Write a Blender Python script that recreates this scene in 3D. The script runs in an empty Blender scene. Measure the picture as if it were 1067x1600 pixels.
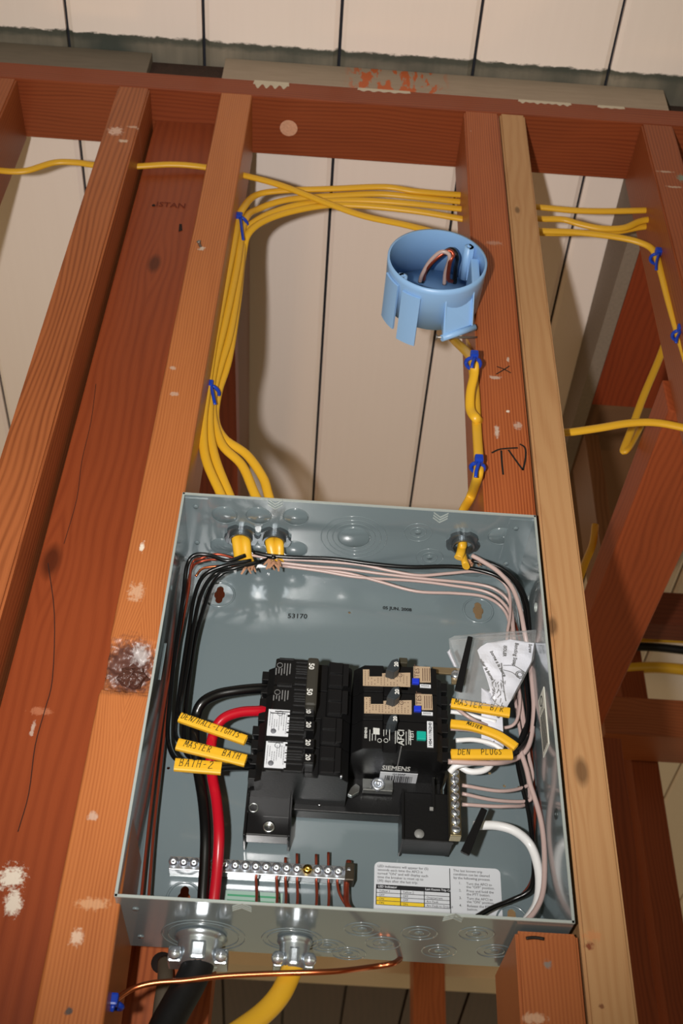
import bpy, bmesh, math, random
from mathutils import Vector, Matrix, noise
PI = math.pi
random.seed(4)
SC = bpy.context.scene
COL = SC.collection
Z0 = 1.32                      # height of the panel's bottom edge above the floor

# ------------------------------------------------------------------ camera
CAM = Vector((0.1208, -0.7700, -0.2912)); FPX = 1776.6
pit, yaw, rol = 0.7027, 0.0249, 0.0491
def cam_axes():
    f = Vector((math.sin(yaw)*math.cos(pit), math.cos(yaw)*math.cos(pit), math.sin(pit)))
    r0 = Vector((math.cos(yaw), -math.sin(yaw), 0)); u0 = r0.cross(f)
    return (math.cos(rol)*r0+math.sin(rol)*u0, -math.sin(rol)*r0+math.cos(rol)*u0, f)
RR, UU, FF = cam_axes()
cd = bpy.data.cameras.new('camera'); cam = bpy.data.objects.new('camera', cd); COL.objects.link(cam)
M = Matrix((RR, UU, -FF)).transposed().to_4x4(); M.translation = CAM+Vector((0, 0, Z0)); cam.matrix_world = M
cd.sensor_fit = 'VERTICAL'; cd.sensor_height = 22.3; cd.lens = FPX*22.3/1600; cd.clip_start = .01
cd.dof.use_dof = True; cd.dof.focus_distance = 1.0; cd.dof.aperture_fstop = 8
SC.camera = cam
# ------------------------------------------------------------------ light
w = bpy.data.worlds.new('world'); SC.world = w; w.use_nodes = True
_nt = w.node_tree; _g = _nt.nodes.new('ShaderNodeTexCoord'); _s = _nt.nodes.new('ShaderNodeSeparateXYZ'); _r = _nt.nodes.new('ShaderNodeValToRGB')
_m = _nt.nodes.new('ShaderNodeMapRange'); _m.inputs[1].default_value = -1; _m.inputs[2].default_value = 1
_nt.links.new(_g.outputs['Generated'], _s.inputs[0]); _nt.links.new(_s.outputs[2], _m.inputs[0]); _nt.links.new(_m.outputs[0], _r.inputs[0])
_r.color_ramp.elements[0].position = .30; _r.color_ramp.elements[0].color = (.20, .15, .08, 1)      # lamp-lit room below
_r.color_ramp.elements[1].position = .54; _r.color_ramp.elements[1].color = (.06, .045, .03, 1)
_e = _r.color_ramp.elements.new(.40); _e.color = (.80, .76, .52, 1)
_nt.links.new(_r.outputs[0], _nt.nodes['Background'].inputs[0]); _nt.nodes['Background'].inputs[1].default_value = 1.0
ld = bpy.data.lights.new('camera_flash', 'SPOT'); ld.energy = 62; ld.spot_size = math.radians(85); ld.spot_blend = 1; ld.color = (1, .965, .93); ld.shadow_soft_size = .014
lo = bpy.data.objects.new('camera_flash', ld); COL.objects.link(lo)
lo.location = CAM + Vector((0, 0, Z0)) - RR*.105 + UU*.01; lo.rotation_euler = (FF+UU*.14+RR*.06).to_track_quat('-Z', 'Y').to_euler()
l2 = bpy.data.lights.new('work_lamp', 'POINT'); l2.energy = 9; l2.color = (1, .62, .30); l2.shadow_soft_size = .12
lo2 = bpy.data.objects.new('work_lamp', l2); COL.objects.link(lo2); lo2.location = (-.45, .80, .66)
SC.view_settings.view_transform = 'Standard'; SC.view_settings.look = 'None'
SC.view_settings.exposure = -.30; SC.view_settings.gamma = 1; SC.view_settings.use_curve_mapping = False

# ------------------------------------------------------------------ rays: where a line of sight meets a real plane
def _ray(u, v): return FF + RR*((u-533.5)/FPX) - UU*((v-800)/FPX)
def at(u, v, Y):
    d = _ray(u, v); return CAM + d*((Y-CAM.y)/d.y)
def atz(u, v, Z):
    d = _ray(u, v); return CAM + d*((Z-CAM.z)/d.z)
def atx(u, v, X):
    d = _ray(u, v); return CAM + d*((X-CAM.x)/d.x)
HC, SL = 1.1350, .0831         # ceiling height at the wall, fall per metre
def ceil_z(y): return HC - SL*y

# ------------------------------------------------------------------ colour and materials
def lin(c):
    return tuple(((x/255)/12.92 if x/255 <= .04045 else (((x/255)+.055)/1.055)**2.4) for x in c)+(1,)
MATS = {}
def mat(name, col, rough=.5, metal=0, spec=.5, bump=0, bscale=200, coat=0, var=0, aniso=None):
    if name in MATS: return MATS[name]
    m = bpy.data.materials.new(name); m.use_nodes = True; nt = m.node_tree; b = nt.nodes['Principled BSDF']
    b.inputs['Base Color'].default_value = lin(col); b.inputs['Roughness'].default_value = rough
    b.inputs['Metallic'].default_value = metal; b.inputs['Specular IOR Level'].default_value = spec
    b.inputs['Coat Weight'].default_value = coat; b.inputs['Coat Roughness'].default_value = .1
    tc = nt.nodes.new('ShaderNodeTexCoord'); n = nt.nodes.new('ShaderNodeTexNoise')
    n.inputs['Scale'].default_value = bscale; n.inputs['Detail'].default_value = 3; nt.links.new(tc.outputs['Object'], n.inputs['Vector'])
    if bump:
        bp = nt.nodes.new('ShaderNodeBump'); bp.inputs['Strength'].default_value = bump; bp.inputs['Distance'].default_value = .002
        nt.links.new(n.outputs['Fac'], bp.inputs['Height']); nt.links.new(bp.outputs[0], b.inputs['Normal'])
    if var:
        mx = nt.nodes.new('ShaderNodeMix'); mx.data_type = 'RGBA'; mx.blend_type = 'MULTIPLY'
        c = lin(col); mx.inputs[6].default_value = c; mx.inputs[7].default_value = (1-var, 1-var, 1-var, 1)
        nt.links.new(n.outputs['Fac'], mx.inputs[0]); nt.links.new(mx.outputs[2], b.inputs['Base Color'])
    MATS[name] = m; return m

class NT:
    def __init__(s, nt): s.nt = nt
    def n(s, t): return s.nt.nodes.new(t)
    def put(s, sock, v):
        if isinstance(v, (int, float)): sock.default_value = v
        elif isinstance(v, tuple): sock.default_value = v
        else: s.nt.links.new(v, sock)
    def m(s, op, a, b=0, c=0, clamp=False):
        x = s.n('ShaderNodeMath'); x.operation = op; x.use_clamp = clamp
        s.put(x.inputs[0], a); s.put(x.inputs[1], b); s.put(x.inputs[2], c); return x.outputs[0]
    def mix(s, f, a, b, mode='MIX'):
        x = s.n('ShaderNodeMix'); x.data_type = 'RGBA'; x.blend_type = mode
        s.put(x.inputs[0], f); s.put(x.inputs[6], a); s.put(x.inputs[7], b); return x.outputs[2]
    def noise(s, vec, scale, detail=3, rough=.5):
        x = s.n('ShaderNodeTexNoise'); x.inputs['Scale'].default_value = scale; x.inputs['Detail'].default_value = detail
        x.inputs['Roughness'].default_value = rough; s.nt.links.new(vec, x.inputs['Vector']); return x.outputs['Fac']
    def xyz(s, x, y, z):
        c = s.n('ShaderNodeCombineXYZ'); s.put(c.inputs[0], x); s.put(c.inputs[1], y); s.put(c.inputs[2], z); return c.outputs[0]
    def step(s, v, lo, hi):
        x = s.n('ShaderNodeMapRange'); x.clamp = True; s.put(x.inputs[0], v); x.inputs[1].default_value = lo; x.inputs[2].default_value = hi
        return x.outputs[0]

def wood(name, light, dark, period=.004, warp=.01, contrast=.7, seed=0, along='Z', knots=(), spots=(), rough=.42, fine=.4, spec=.35, streak=.35):
    """sawn softwood: growth-ring lines along one axis, bent round knots. knots (x, z, r); spots (x, z, rx, rz, colour, amount)"""
    m = bpy.data.materials.new(name); m.use_nodes = True; T = NT(m.node_tree); b = m.node_tree.nodes['Principled BSDF']
    tc = T.n('ShaderNodeTexCoord'); sp = T.n('ShaderNodeSeparateXYZ'); m.node_tree.links.new(tc.outputs['Object'], sp.inputs[0])
    X, Y, Z = sp.outputs
    if along == 'Z': A = T.m('ADD', X, T.m('MULTIPLY', Y, .83)); L = Z
    elif along == 'X': A = T.m('ADD', Z, T.m('MULTIPLY', Y, .83)); L = X
    else: A = T.m('ADD', X, T.m('MULTIPLY', Z, .83)); L = Y
    U = X if along != 'X' else X; W = Z
    A0 = A
    lo_ = T.noise(T.xyz(T.m('MULTIPLY_ADD', A, 9, seed*3.1), seed*1.7, T.m('MULTIPLY', L, 2.2)), 1.6, 2)
    A = T.m('ADD', A, T.m('MULTIPLY', T.m('SUBTRACT', lo_, .5), warp*4))
    core = None
    for kx, kz, kr in knots:
        dx = T.m('SUBTRACT', U, kx); dz = T.m('SUBTRACT', W, kz)
        if along == 'X': dx = T.m('MULTIPLY', dx, .45)
        else: dz = T.m('MULTIPLY', dz, .45)
        d = T.m('SQRT', T.m('ADD', T.m('MULTIPLY', dx, dx), T.m('MULTIPLY', dz, dz)))
        g = T.m('POWER', 2.718, T.m('MULTIPLY', T.m('MULTIPLY', d, d), -1/(kr*1.6)**2))
        side = T.m('MULTIPLY', T.m('SIGN', dz if along == 'X' else dx), kr*1.1)
        A = T.m('SUBTRACT', A, T.m('MULTIPLY', g, side))
        c = T.step(d, kr*.75, kr*.35); core = c if core is None else T.m('MAXIMUM', core, c)
    ph = T.m('MULTIPLY', A, 2*PI/period)
    ring = T.m('MULTIPLY_ADD', T.m('SINE', ph), .5, .5); ring = T.m('MULTIPLY', T.m('POWER', ring, 1.6), T.m('MULTIPLY_ADD', T.noise(T.xyz(T.m('MULTIPLY_ADD', A0, 60, seed), 1, T.m('MULTIPLY', L, 5)), 1.5, 3), 1.3, .1))
    fib = T.noise(T.xyz(T.m('MULTIPLY', A0, 900), T.m('MULTIPLY', Y, 300), T.m('MULTIPLY', L, 14)), 1, 3, .6)
    big = T.noise(T.xyz(T.m('MULTIPLY_ADD', A0, 14, seed), seed, T.m('MULTIPLY', L, 3)), 1.3, 3)
    f = T.m('MULTIPLY', ring, contrast)
    f = T.m('ADD', f, T.m('MULTIPLY', T.m('SUBTRACT', fib, .5), fine))
    f = T.m('ADD', f, T.m('MULTIPLY', T.m('SUBTRACT', big, .45), streak*2), clamp=True)
    WF = .8; col = T.mix(f, tuple(c*WF for c in lin(light)[:3])+(1,), tuple(c*WF for c in lin(dark)[:3])+(1,))
    if core is not None: col = T.mix(T.m('MULTIPLY', core, .75), col, lin(tuple(int(x*.5) for x in dark)))
    rg = rough
    for i, (sx, sz, rx, rz, c, am) in enumerate(spots):
        dx = T.m('DIVIDE', T.m('SUBTRACT', U, sx), rx); dz = T.m('DIVIDE', T.m('SUBTRACT', W, sz), rz)
        d = T.m('SQRT', T.m('ADD', T.m('MULTIPLY', dx, dx), T.m('MULTIPLY', dz, dz)))
        nn = T.noise(T.xyz(T.m('MULTIPLY', U, 1), i*3.3+seed, T.m('MULTIPLY', W, 1)), 260, 4, .65)
        k = T.step(T.m('ADD', d, T.m('MULTIPLY', T.m('SUBTRACT', nn, .5), (1.2 if am > .94 else 2.6))), 1.05, .55)
        col = T.mix(T.m('MULTIPLY', k, am), col, lin(c))
    T.put(b.inputs['Base Color'], col); b.inputs['Roughness'].default_value = rough; b.inputs['Specular IOR Level'].default_value = spec
    bp = T.n('ShaderNodeBump'); bp.inputs['Strength'].default_value = .2; bp.inputs['Distance'].default_value = .0005
    T.put(bp.inputs['Height'], T.m('ADD', T.m('MULTIPLY', ring, .5), fib)); m.node_tree.links.new(bp.outputs[0], b.inputs['Normal'])
    return m

# ------------------------------------------------------------------ mesh building
class G:
    def __init__(s): s.v = []; s.f = []; s.sm = []
    def add(s, vs, fs, smooth=False):
        o = len(s.v); s.v += [Vector(x) for x in vs]
        for f in fs: s.f.append(tuple(o+i for i in f)); s.sm.append(smooth)
        return s
    def box(s, x0, x1, y0, y1, z0, z1, bev=0):
        if bev <= 0:
            vs = [(x, y, z) for x in (x0, x1) for y in (y0, y1) for z in (z0, z1)]
            return s.add(vs, [(0, 1, 3, 2), (4, 6, 7, 5), (0, 4, 5, 1), (2, 3, 7, 6), (0, 2, 6, 4), (1, 5, 7, 3)])
        bm = bmesh.new(); r = bmesh.ops.create_cube(bm, size=1)
        for v in r['verts']: v.co = Vector(((x0+x1)/2+v.co.x*(x1-x0), (y0+y1)/2+v.co.y*(y1-y0), (z0+z1)/2+v.co.z*(z1-z0)))
        bmesh.ops.bevel(bm, geom=bm.edges[:], offset=bev, segments=2, affect='EDGES', profile=.6)
        return s.bm(bm)
    def bm(s, bm, smooth=False):
        bm.verts.index_update()
        s.add([v.co.copy() for v in bm.verts], [tuple(v.index for v in f.verts) for f in bm.faces], smooth); bm.free(); return s
    def hexa(s, a, b, bev=0):          # two quads of 4 points each (front, back)
        vs = list(a)+list(b)
        bm = bmesh.new(); V = [bm.verts.new(x) for x in vs]
        for f in [(0, 1, 2, 3), (7, 6, 5, 4), (0, 4, 5, 1), (1, 5, 6, 2), (2, 6, 7, 3), (3, 7, 4, 0)]: bm.faces.new([V[i] for i in f])
        bmesh.ops.recalc_face_normals(bm, faces=bm.faces[:])
        if bev: bmesh.ops.bevel(bm, geom=bm.edges[:], offset=bev, segments=2, affect='EDGES')
        return s.bm(bm)
    def prism(s, poly, d, bev=0):      # polygon of 3-D points swept by vector d
        n = len(poly); d = Vector(d); bm = bmesh.new()
        a = [bm.verts.new(p) for p in poly]; b = [bm.verts.new(Vector(p)+d) for p in poly]
        bm.faces.new(a); bm.faces.new(b[::-1])
        for i in range(n): bm.faces.new((a[i], b[i], b[(i+1) % n], a[(i+1) % n]))
        bmesh.ops.recalc_face_normals(bm, faces=bm.faces[:])
        if bev: bmesh.ops.bevel(bm, geom=bm.edges[:], offset=bev, segments=2, affect='EDGES')
        return s.bm(bm)
    def quad(s, *p): return s.add(p, [tuple(range(len(p)))])
    def tube(s, pts, a, b=None, seg=10, up=(0, 1, 0), caps=True, res=6, rad=None):
        b = b or a; P = smooth_path(pts, res); n = len(P); up = Vector(up); vs = []; fs = []
        N = None
        for i, p in enumerate(P):
            t = (P[min(i+1, n-1)]-P[max(i-1, 0)]).normalized()
            if N is None:
                N = up - t*up.dot(t)
                if N.length < .05: N = Vector((1, 0, 0)) - t*t.x
            else: N = N - t*N.dot(t)
            N.normalize(); B = t.cross(N)
            k = rad(i/(n-1)) if rad else 1
            for j in range(seg):
                th = 2*PI*j/seg; vs.append(p + B*(a*k*math.cos(th)) + N*(b*k*math.sin(th)))
        for i in range(n-1):
            for j in range(seg):
                q = (j+1) % seg; fs.append((i*seg+j, i*seg+q, (i+1)*seg+q, (i+1)*seg+j))
        s.add(vs, fs, True)
        if caps:
            o = len(s.v)-len(vs); s.f.append(tuple(o+j for j in range(seg))[::-1]); s.sm.append(False)
            s.f.append(tuple(o+(n-1)*seg+j for j in range(seg))); s.sm.append(False)
        return s
    def lathe(s, c, axis, prof, seg=24, smooth=True):   # prof: (along axis, radius)
        c = Vector(c); ax = Vector(axis).normalized(); u = ax.orthogonal().normalized(); v = ax.cross(u); vs = []; fs = []
        for (h, r) in prof:
            for j in range(seg):
                th = 2*PI*j/seg; vs.append(c+ax*h+u*(r*math.cos(th))+v*(r*math.sin(th)))
        for i in range(len(prof)-1):
            for j in range(seg):
                q = (j+1) % seg; fs.append((i*seg+j, i*seg+q, (i+1)*seg+q, (i+1)*seg+j))
        if prof[0][1] > 1e-6: fs.append(tuple(range(seg))[::-1])
        if prof[-1][1] > 1e-6: fs.append(tuple((len(prof)-1)*seg+j for j in range(seg)))
        return s.add(vs, fs, smooth)
    def ring(s, c, axis, R, r, seg=32, k=6):            # torus
        c = Vector(c); ax = Vector(axis).normalized(); u = ax.orthogonal().normalized(); v = ax.cross(u); vs = []; fs = []
        for i in range(seg):
            d = u*math.cos(2*PI*i/seg)+v*math.sin(2*PI*i/seg)
            for j in range(k): vs.append(c+d*(R+r*math.cos(2*PI*j/k))+ax*(r*math.sin(2*PI*j/k)))
        for i in range(seg):
            for j in range(k):
                a, b2 = (i+1) % seg, (j+1) % k; fs.append((i*k+j, a*k+j, a*k+b2, i*k+b2))
        return s.add(vs, fs, True)
    def text(s, body, size, o, xd, yd, lift=0, shear=0, align='LEFT', bold=0, spacing=1, sy=1):
        c = bpy.data.curves.new('t', 'FONT'); c.body = body; c.size = size; c.shear = shear; c.align_x = align; c.offset = bold
        c.resolution_u = 2; c.space_line = spacing
        ob = bpy.data.objects.new('t', c); COL.objects.link(ob); bpy.context.view_layer.update()
        me = bpy.data.meshes.new_from_object(ob.evaluated_get(bpy.context.evaluated_depsgraph_get()))
        o = Vector(o); xd = Vector(xd).normalized(); yd = Vector(yd).normalized(); n = xd.cross(yd)
        s.add([o+xd*v.co.x+yd*v.co.y*sy+n*lift for v in me.vertices], [tuple(p.vertices) for p in me.polygons])
        bpy.data.objects.remove(ob); bpy.data.curves.remove(c); bpy.data.meshes.remove(me); return s
    def stroke(s, pts, wdt, lift=(0, -.0003, 0)):       # a flat pen line on the wall plane
        P = smooth_path(pts, 4); vs = []; fs = []
        for i, p in enumerate(P):
            t = (P[min(i+1, len(P)-1)]-P[max(i-1, 0)]).normalized(); n = Vector((-t.z, 0, t.x))
            vs += [p+n*wdt/2+Vector(lift), p-n*wdt/2+Vector(lift)]
            if i: fs.append((2*i-2, 2*i-1, 2*i+1, 2*i))
        return s.add(vs, fs)

def smooth_path(pts, res=6):
    P = [Vector(p) for p in pts]
    if len(P) < 3 or res <= 1: return P
    Q = [P[0]*2-P[1]]+P+[P[-1]*2-P[-2]]; out = []
    for i in range(1, len(Q)-2):
        for k in range(res):
            t = k/res; a, b, c, d = Q[i-1], Q[i], Q[i+1], Q[i+2]
            out.append(.5*((2*b)+(c-a)*t+(2*a-5*b+4*c-d)*t*t+(3*b-a-3*c+d)*t**3))
    out.append(P[-1]); return out
def px(*pts):                         # (u, v, Y) triples; Y carries on when left out
    out = []; Y = 0
    for p in pts:
        if len(p) > 2: Y = p[2]
        out.append(at(p[0], p[1], Y))
    return out

BASE = {}
def obj(name, g, m, parent=None, label=None):
    base = BASE[parent.name] if parent else Vector((0, 0, 0))
    me = bpy.data.meshes.new(name); me.from_pydata([v-base for v in g.v], [], g.f)
    me.polygons.foreach_set('use_smooth', g.sm); me.materials.append(m); me.update()
    o = bpy.data.objects.new(name, me); COL.objects.link(o)
    if parent: o.parent = parent; BASE[o.name] = base
    if label: o['label'] = label
    return o
def thing(name, label, cat, base, group=None):
    o = bpy.data.objects.new(name, None); o.empty_display_size = .02; COL.objects.link(o)
    base = Vector(base); o.location = base+Vector((0, 0, Z0)); BASE[o.name] = base
    o['label'] = label; o['category'] = cat
    if group: o['group'] = group
    return o
def one(name, g, m, label, cat, group=None, base=None):
    if base is None:
        xs = [v.x for v in g.v]; ys = [v.y for v in g.v]; zs = [v.z for v in g.v]
        base = Vector(((min(xs)+max(xs))/2, (min(ys)+max(ys))/2, min(zs)))
    base = Vector(base); g2 = G(); g2.v = [v-base for v in g.v]; g2.f = g.f; g2.sm = g.sm
    o = obj(name, g2, m); o.location = base+Vector((0, 0, Z0)); BASE[o.name] = base
    o['label'] = label; o['category'] = cat
    if group: o['group'] = group
    return o
def struct(name, g, m):
    o = obj(name, g, m); o.location = (0, 0, Z0); BASE[o.name] = Vector((0, 0, 0)); o['kind'] = 'structure'; return o

# ================================================================== STRUCTURE
PITCH = .1787; G0 = .1208+(-.069-.1208)*1.014-PITCH*7
def ceiling_mat():
    m = bpy.data.materials.new('painted_ceiling'); m.use_nodes = True; T = NT(m.node_tree); b = m.node_tree.nodes['Principled BSDF']
    tc = T.n('ShaderNodeTexCoord'); sp = T.n('ShaderNodeSeparateXYZ'); m.node_tree.links.new(tc.outputs['Object'], sp.inputs[0])
    X, Y, Z = sp.outputs
    gr = T.noise(T.xyz(T.m('MULTIPLY', X, 120), 0, T.m('MULTIPLY', Y, 6)), 1, 3)
    edge = T.noise(T.xyz(T.m('MULTIPLY', X, 9), 2, T.m('MULTIPLY', Y, 20)), 6, 4, .7)
    blot = T.noise(T.xyz(X, 5, Y), 7, 3)
    cream = T.mix(T.m('MULTIPLY', gr, .25), lin((250, 236, 226)), lin((236, 220, 208)))
    yy = T.m('ADD', Y, T.m('MULTIPLY', T.m('SUBTRACT', edge, .5), .012))
    bare = T.mix(T.step(blot, .35, .65), lin((70, 76, 70)), lin((158, 146, 128)))
    bare = T.mix(T.m('MULTIPLY', T.step(yy, -.0085, -.0150), .75), bare, lin((66, 74, 66)))
    bare = T.mix(T.m('MULTIPLY', gr, .5), bare, lin((60, 60, 55)))
    k = T.m('MULTIPLY', T.step(yy, -.0215, -.0190), T.step(Y, .05, .04))
    T.put(b.inputs['Base Color'], T.mix(k, cream, bare)); b.inputs['Roughness'].default_value = .55; b.inputs['Specular IOR Level'].default_value = .3
    bp = T.n('ShaderNodeBump'); bp.inputs['Strength'].default_value = .15; bp.inputs['Distance'].default_value = .001
    T.put(bp.inputs['Height'], gr); m.node_tree.links.new(bp.outputs[0], b.inputs['Normal']); return m
m_ceil = ceiling_mat()
g = G()
for k in range(0, 20):
    x0, x1 = G0+PITCH*k, G0+PITCH*(k+1); c, gp, dp = .0060, .0021, .006
    prof = [(x0+gp, 0, .02), (x0+gp, 0, .004), (x0+gp+c, 0, 0), (x1-gp-c, 0, 0), (x1-gp, 0, .004), (x1-gp, 0, .02)]
    ya, yb = -.9, 2.42
    g.prism([(p[0], ya, p[2]+ceil_z(ya)) for p in prof], (0, yb-ya, -SL*(yb-ya)))
struct('ceiling', g, m_ceil)
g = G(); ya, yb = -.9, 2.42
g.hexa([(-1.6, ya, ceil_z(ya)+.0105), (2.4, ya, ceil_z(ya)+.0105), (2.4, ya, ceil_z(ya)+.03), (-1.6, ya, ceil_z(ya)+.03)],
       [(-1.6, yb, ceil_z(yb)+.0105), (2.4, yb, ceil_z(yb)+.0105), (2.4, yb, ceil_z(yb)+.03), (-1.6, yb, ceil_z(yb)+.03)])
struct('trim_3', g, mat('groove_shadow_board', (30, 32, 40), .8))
# far beam and the darker ceiling past it
struct('trim_4', G().box(-1.6, 2.6, 2.40, 2.52, .76, .95), mat('far_beam_paint', (225, 200, 170), .6, bump=.1))
g = G()
for k in range(0, 24):
    x0 = G0+PITCH*k; ya, yb = 2.53, 6
    g.hexa([(x0+.004, ya, .80), (x0+PITCH-.004, ya, .80), (x0+PITCH-.004, ya, .83), (x0+.004, ya, .83)],
           [(x0+.004, yb, .5), (x0+PITCH-.004, yb, .5), (x0+PITCH-.004, yb, .53), (x0+.004, yb, .53)])
g.hexa([(-1.6, 2.53, .82), (2.8, 2.53, .82), (2.8, 2.53, .85), (-1.6, 2.53, .85)], [(-1.6, 6, .52), (2.8, 6, .52), (2.8, 6, .55), (-1.6, 6, .55)])
struct('trim_5', g, wood('far_brown_boards', (92, 58, 42), (66, 40, 28), .02, .01, .4, 3, 'Y'))
0 and struct('wall_far', G().box(-2, 3, 5.0, 5.1, -1.32, .62), mat('far_wall_paint', (120, 90, 70), .7, bump=.1))

# ---- woods
RED_L, RED_D = (196, 112, 62), (140, 62, 30)
m_plate = wood('top_plate_fir', (156, 76, 42), (106, 42, 22), .0045, .006, .55, 11, 'X', knots=[(.075, 1.0465, .012)])
m_under = wood('plate_fir_dark', (158, 76, 40), (108, 42, 20), .006, .012, .5, 12, 'X')
struct_plate = thing('top_plate', 'long reddish-brown board lying flat across the tops of the wall studs', 'wall plate', (.1, .04, 1.0465))
obj('board', G().box(-.62, .95, 0, .083, 1.0465, 1.083, .0012), m_plate, struct_plate)
# old paint smears with drips on the plate's face
m_drip = mat('old_grey_paint', (196, 184, 164), .5, bump=.3)
def smear(xa, xb, zt, zb, n, lo):
    random.seed(int(xa*1000)+5); g = G(); poly = [(xa, zt), (xb, zt)]; k = n*2
    zs = []
    for i in range(k+1):
        x = xb+(xa-xb)*i/k; z = zb - (random.uniform(.3, 1)*lo if i % 2 else 0)
        zs.append((x+(xb-xa)/k*.18, z)); zs.append((x-(xb-xa)/k*.18, z))
    poly += zs
    g.prism([(a, -.0006, b) for a, b in poly], (0, .001, 0)); return g
for (ua, ub, v, n, lo) in [(398, 452, 124, 4, .010), (560, 640, 137, 5, .003), (810, 890, 155, 7, .004), (935, 975, 170, 3, .002)]:
    a, b = at(ua, v, 0), at(ub, v, 0)
    obj('paint_drip', smear(a.x, b.x, 1.0825, (1.074 if n == 4 else 1.078), n, lo), m_drip, struct_plate, 'old grey paint run')
c = atz(451, 200, 1.0465); g = G().lathe((c.x, c.y, 1.0462), (0, 0, -1), [(0, .0115), (.0002, .0115), (.0002, 0)], 28, False)
obj('bored_hole', g, mat('fresh_wood_bore', (226, 170, 138), .6, bump=.5, bscale=300, var=.3), struct_plate, 'pale hole bored in the underside')
# upper plate pieces under the ceiling
def patchy(name, base, base2, stain, thr, seed, rough=.6):
    m = bpy.data.materials.new(name); m.use_nodes = True; T = NT(m.node_tree); b = m.node_tree.nodes['Principled BSDF']
    tc = T.n('ShaderNodeTexCoord'); sp = T.n('ShaderNodeSeparateXYZ'); m.node_tree.links.new(tc.outputs['Object'], sp.inputs[0]); X, Y, Z = sp.outputs
    a = T.noise(T.xyz(T.m('MULTIPLY_ADD', X, 7, seed), Y, T.m('MULTIPLY', Z, 60)), 3, 4, .6)
    c = T.noise(T.xyz(T.m('MULTIPLY_ADD', X, 60, seed), Y, T.m('MULTIPLY', Z, 25)), 1.2, 4, .6)
    win = T.m('MULTIPLY', T.step(X, thr[0], thr[0]+.02), T.step(X, thr[1]+.02, thr[1]))
    k = T.m('MULTIPLY', T.step(c, .5, .54), win)
    T.put(b.inputs['Base Color'], T.mix(k, T.mix(a, lin(base), lin(base2)), lin(stain))); b.inputs['Roughness'].default_value = rough
    return m
xa, xb, xc = at(238, 98, .012).x, at(352, 108, .012).x, at(1036, 165, .012).x
struct('trim_1', G().box(-.62, xa, .0005, .085, 1.083, 1.1345, .001), patchy('weathered_edge_dark', (92, 84, 74), (120, 108, 94), (120, 62, 40), (5, 6), 1))
struct('trim_2', G().box(xb, xc, 0, .085, 1.083, 1.1345, .001), patchy('weathered_edge_pale', (168, 150, 132), (140, 124, 108), (186, 92, 48), (.115, .235), 6))
struct('trim_6', G().box(xa, xb, .012, .085, 1.084, 1.132), mat('dark_rough_board', (66, 44, 34), .8, bump=1, bscale=120, var=.6))
struct('trim_7', G().box(xc, .95, .02, .085, 1.084, 1.131), mat('dark_rough_board', (66, 44, 34)))

# ================================================================== WALL STUDS
STUDL = 'wall studs under the top plate'
def stud(x0t, x1t, x0b, x1b, zb, m, label, y0=0, y1=.088, zt=1.0465, name='wall_stud', bev=.0022, cat='stud'):
    t = thing(name, label, cat, ((x0b+x1b)/2, (y0+y1)/2, zb), None)
    g = G().hexa([(x0b, y0, zb), (x1b, y0, zb), (x1t, y0, zt), (x0t, y0, zt)], [(x0b, y1, zb), (x1b, y1, zb), (x1t, y1, zt), (x0t, y1, zt)], bev)
    obj('timber', g, m, t); return t
ZB = -1.30
W1, W2 = (232, 222, 205), (205, 190, 175)
# stud E at the frame's left edge
stud(-.342, -.299, -.342, -.299, ZB, wood('fir_e', (176, 96, 52), (128, 60, 30), .004, .006, .5, 21), 'red-brown stud cut off by the left edge of the picture', y1=.086)
# stud D
def loc(b, u, v): p = at(u, v, 0); return p.x-b[0], p.z-b[2]
bD = (-.152, .044, ZB)
k1 = loc(bD, 182, 205)
m_D = wood('fir_d', (188, 108, 62), (126, 62, 32), .0058, .008, .7, 5, spots=[(k1[0], k1[1], .010, .010, (214, 178, 160), .9), (k1[0]+.012, k1[1]-.02, .006, .004, (214, 190, 170), .8), (k1[0]+.02, k1[1]+.012, .008, .003, (210, 180, 160), .6)], fine=.5)
stD = stud(-.1705, -.130, -.1735, -.133, ZB, m_D, 'coarse-grained brown stud left of the wide recessed plank')
# wide recessed plank between D and A
bP = (-.085, .07, ZB)
sp_ = [(*loc(bP, 2, 1330), .010, .010, W1, .9), (*loc(bP, 4, 1372), .007, .010, W1, .85), (*loc(bP, 37, 1093), .002, .007, W2, .6), (*loc(bP, 50, 1065), .010, .004, (196, 130, 96), .5)]  # the narrow faint spot is glare painted into the plank's colour
m_P = wood('fir_plank', (160, 76, 40), (122, 50, 26), .0095, .010, .42, 8, knots=[(.0, 2.05, .012), (-.03, 1.62, .014)], spots=sp_, fine=.35, rough=.4)
tp = thing('wide_plank', 'wide red-brown plank set back between the coarse-grained stud and the one beside the panel', 'plank', (-.085, .06, ZB))
obj('timber', G().box(-.126, -.0425, .045, .083, ZB, 1.0465, .0015), m_P, tp)
g = G(); c = [(at(a, b, .0448)) for a, b in [(75, 880), (85, 960), (82, 1060), (70, 1110), (55, 1165), (45, 1240), (28, 1300)]]
g.stroke(c, .0007); c = [at(a, b, .0448) for a, b in [(150, 600), (142, 660), (128, 720), (120, 780), (100, 850)]]; g.stroke(c, .0005)
obj('check_crack', g, mat('dark_crack', (40, 16, 8), .9), tp)
g = G(); o = at(243, 322, .0446); g.text('ISTAN', .013, o, (1, 0, 0), (0, 0, 1), .0002, bold=.0002)
obj('ink_stamp', g, mat('faded_stamp_ink', (104, 40, 20), .9), tp, 'faded mill stamp')
g = G().lathe(at(240, 321, .0445), (0, -1, 0), [(0, .0022), (.001, .0015), (.0012, 0)], 10)
obj('nail_hole', g, mat('hole_dark', (30, 14, 8), .9), tp)
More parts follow.
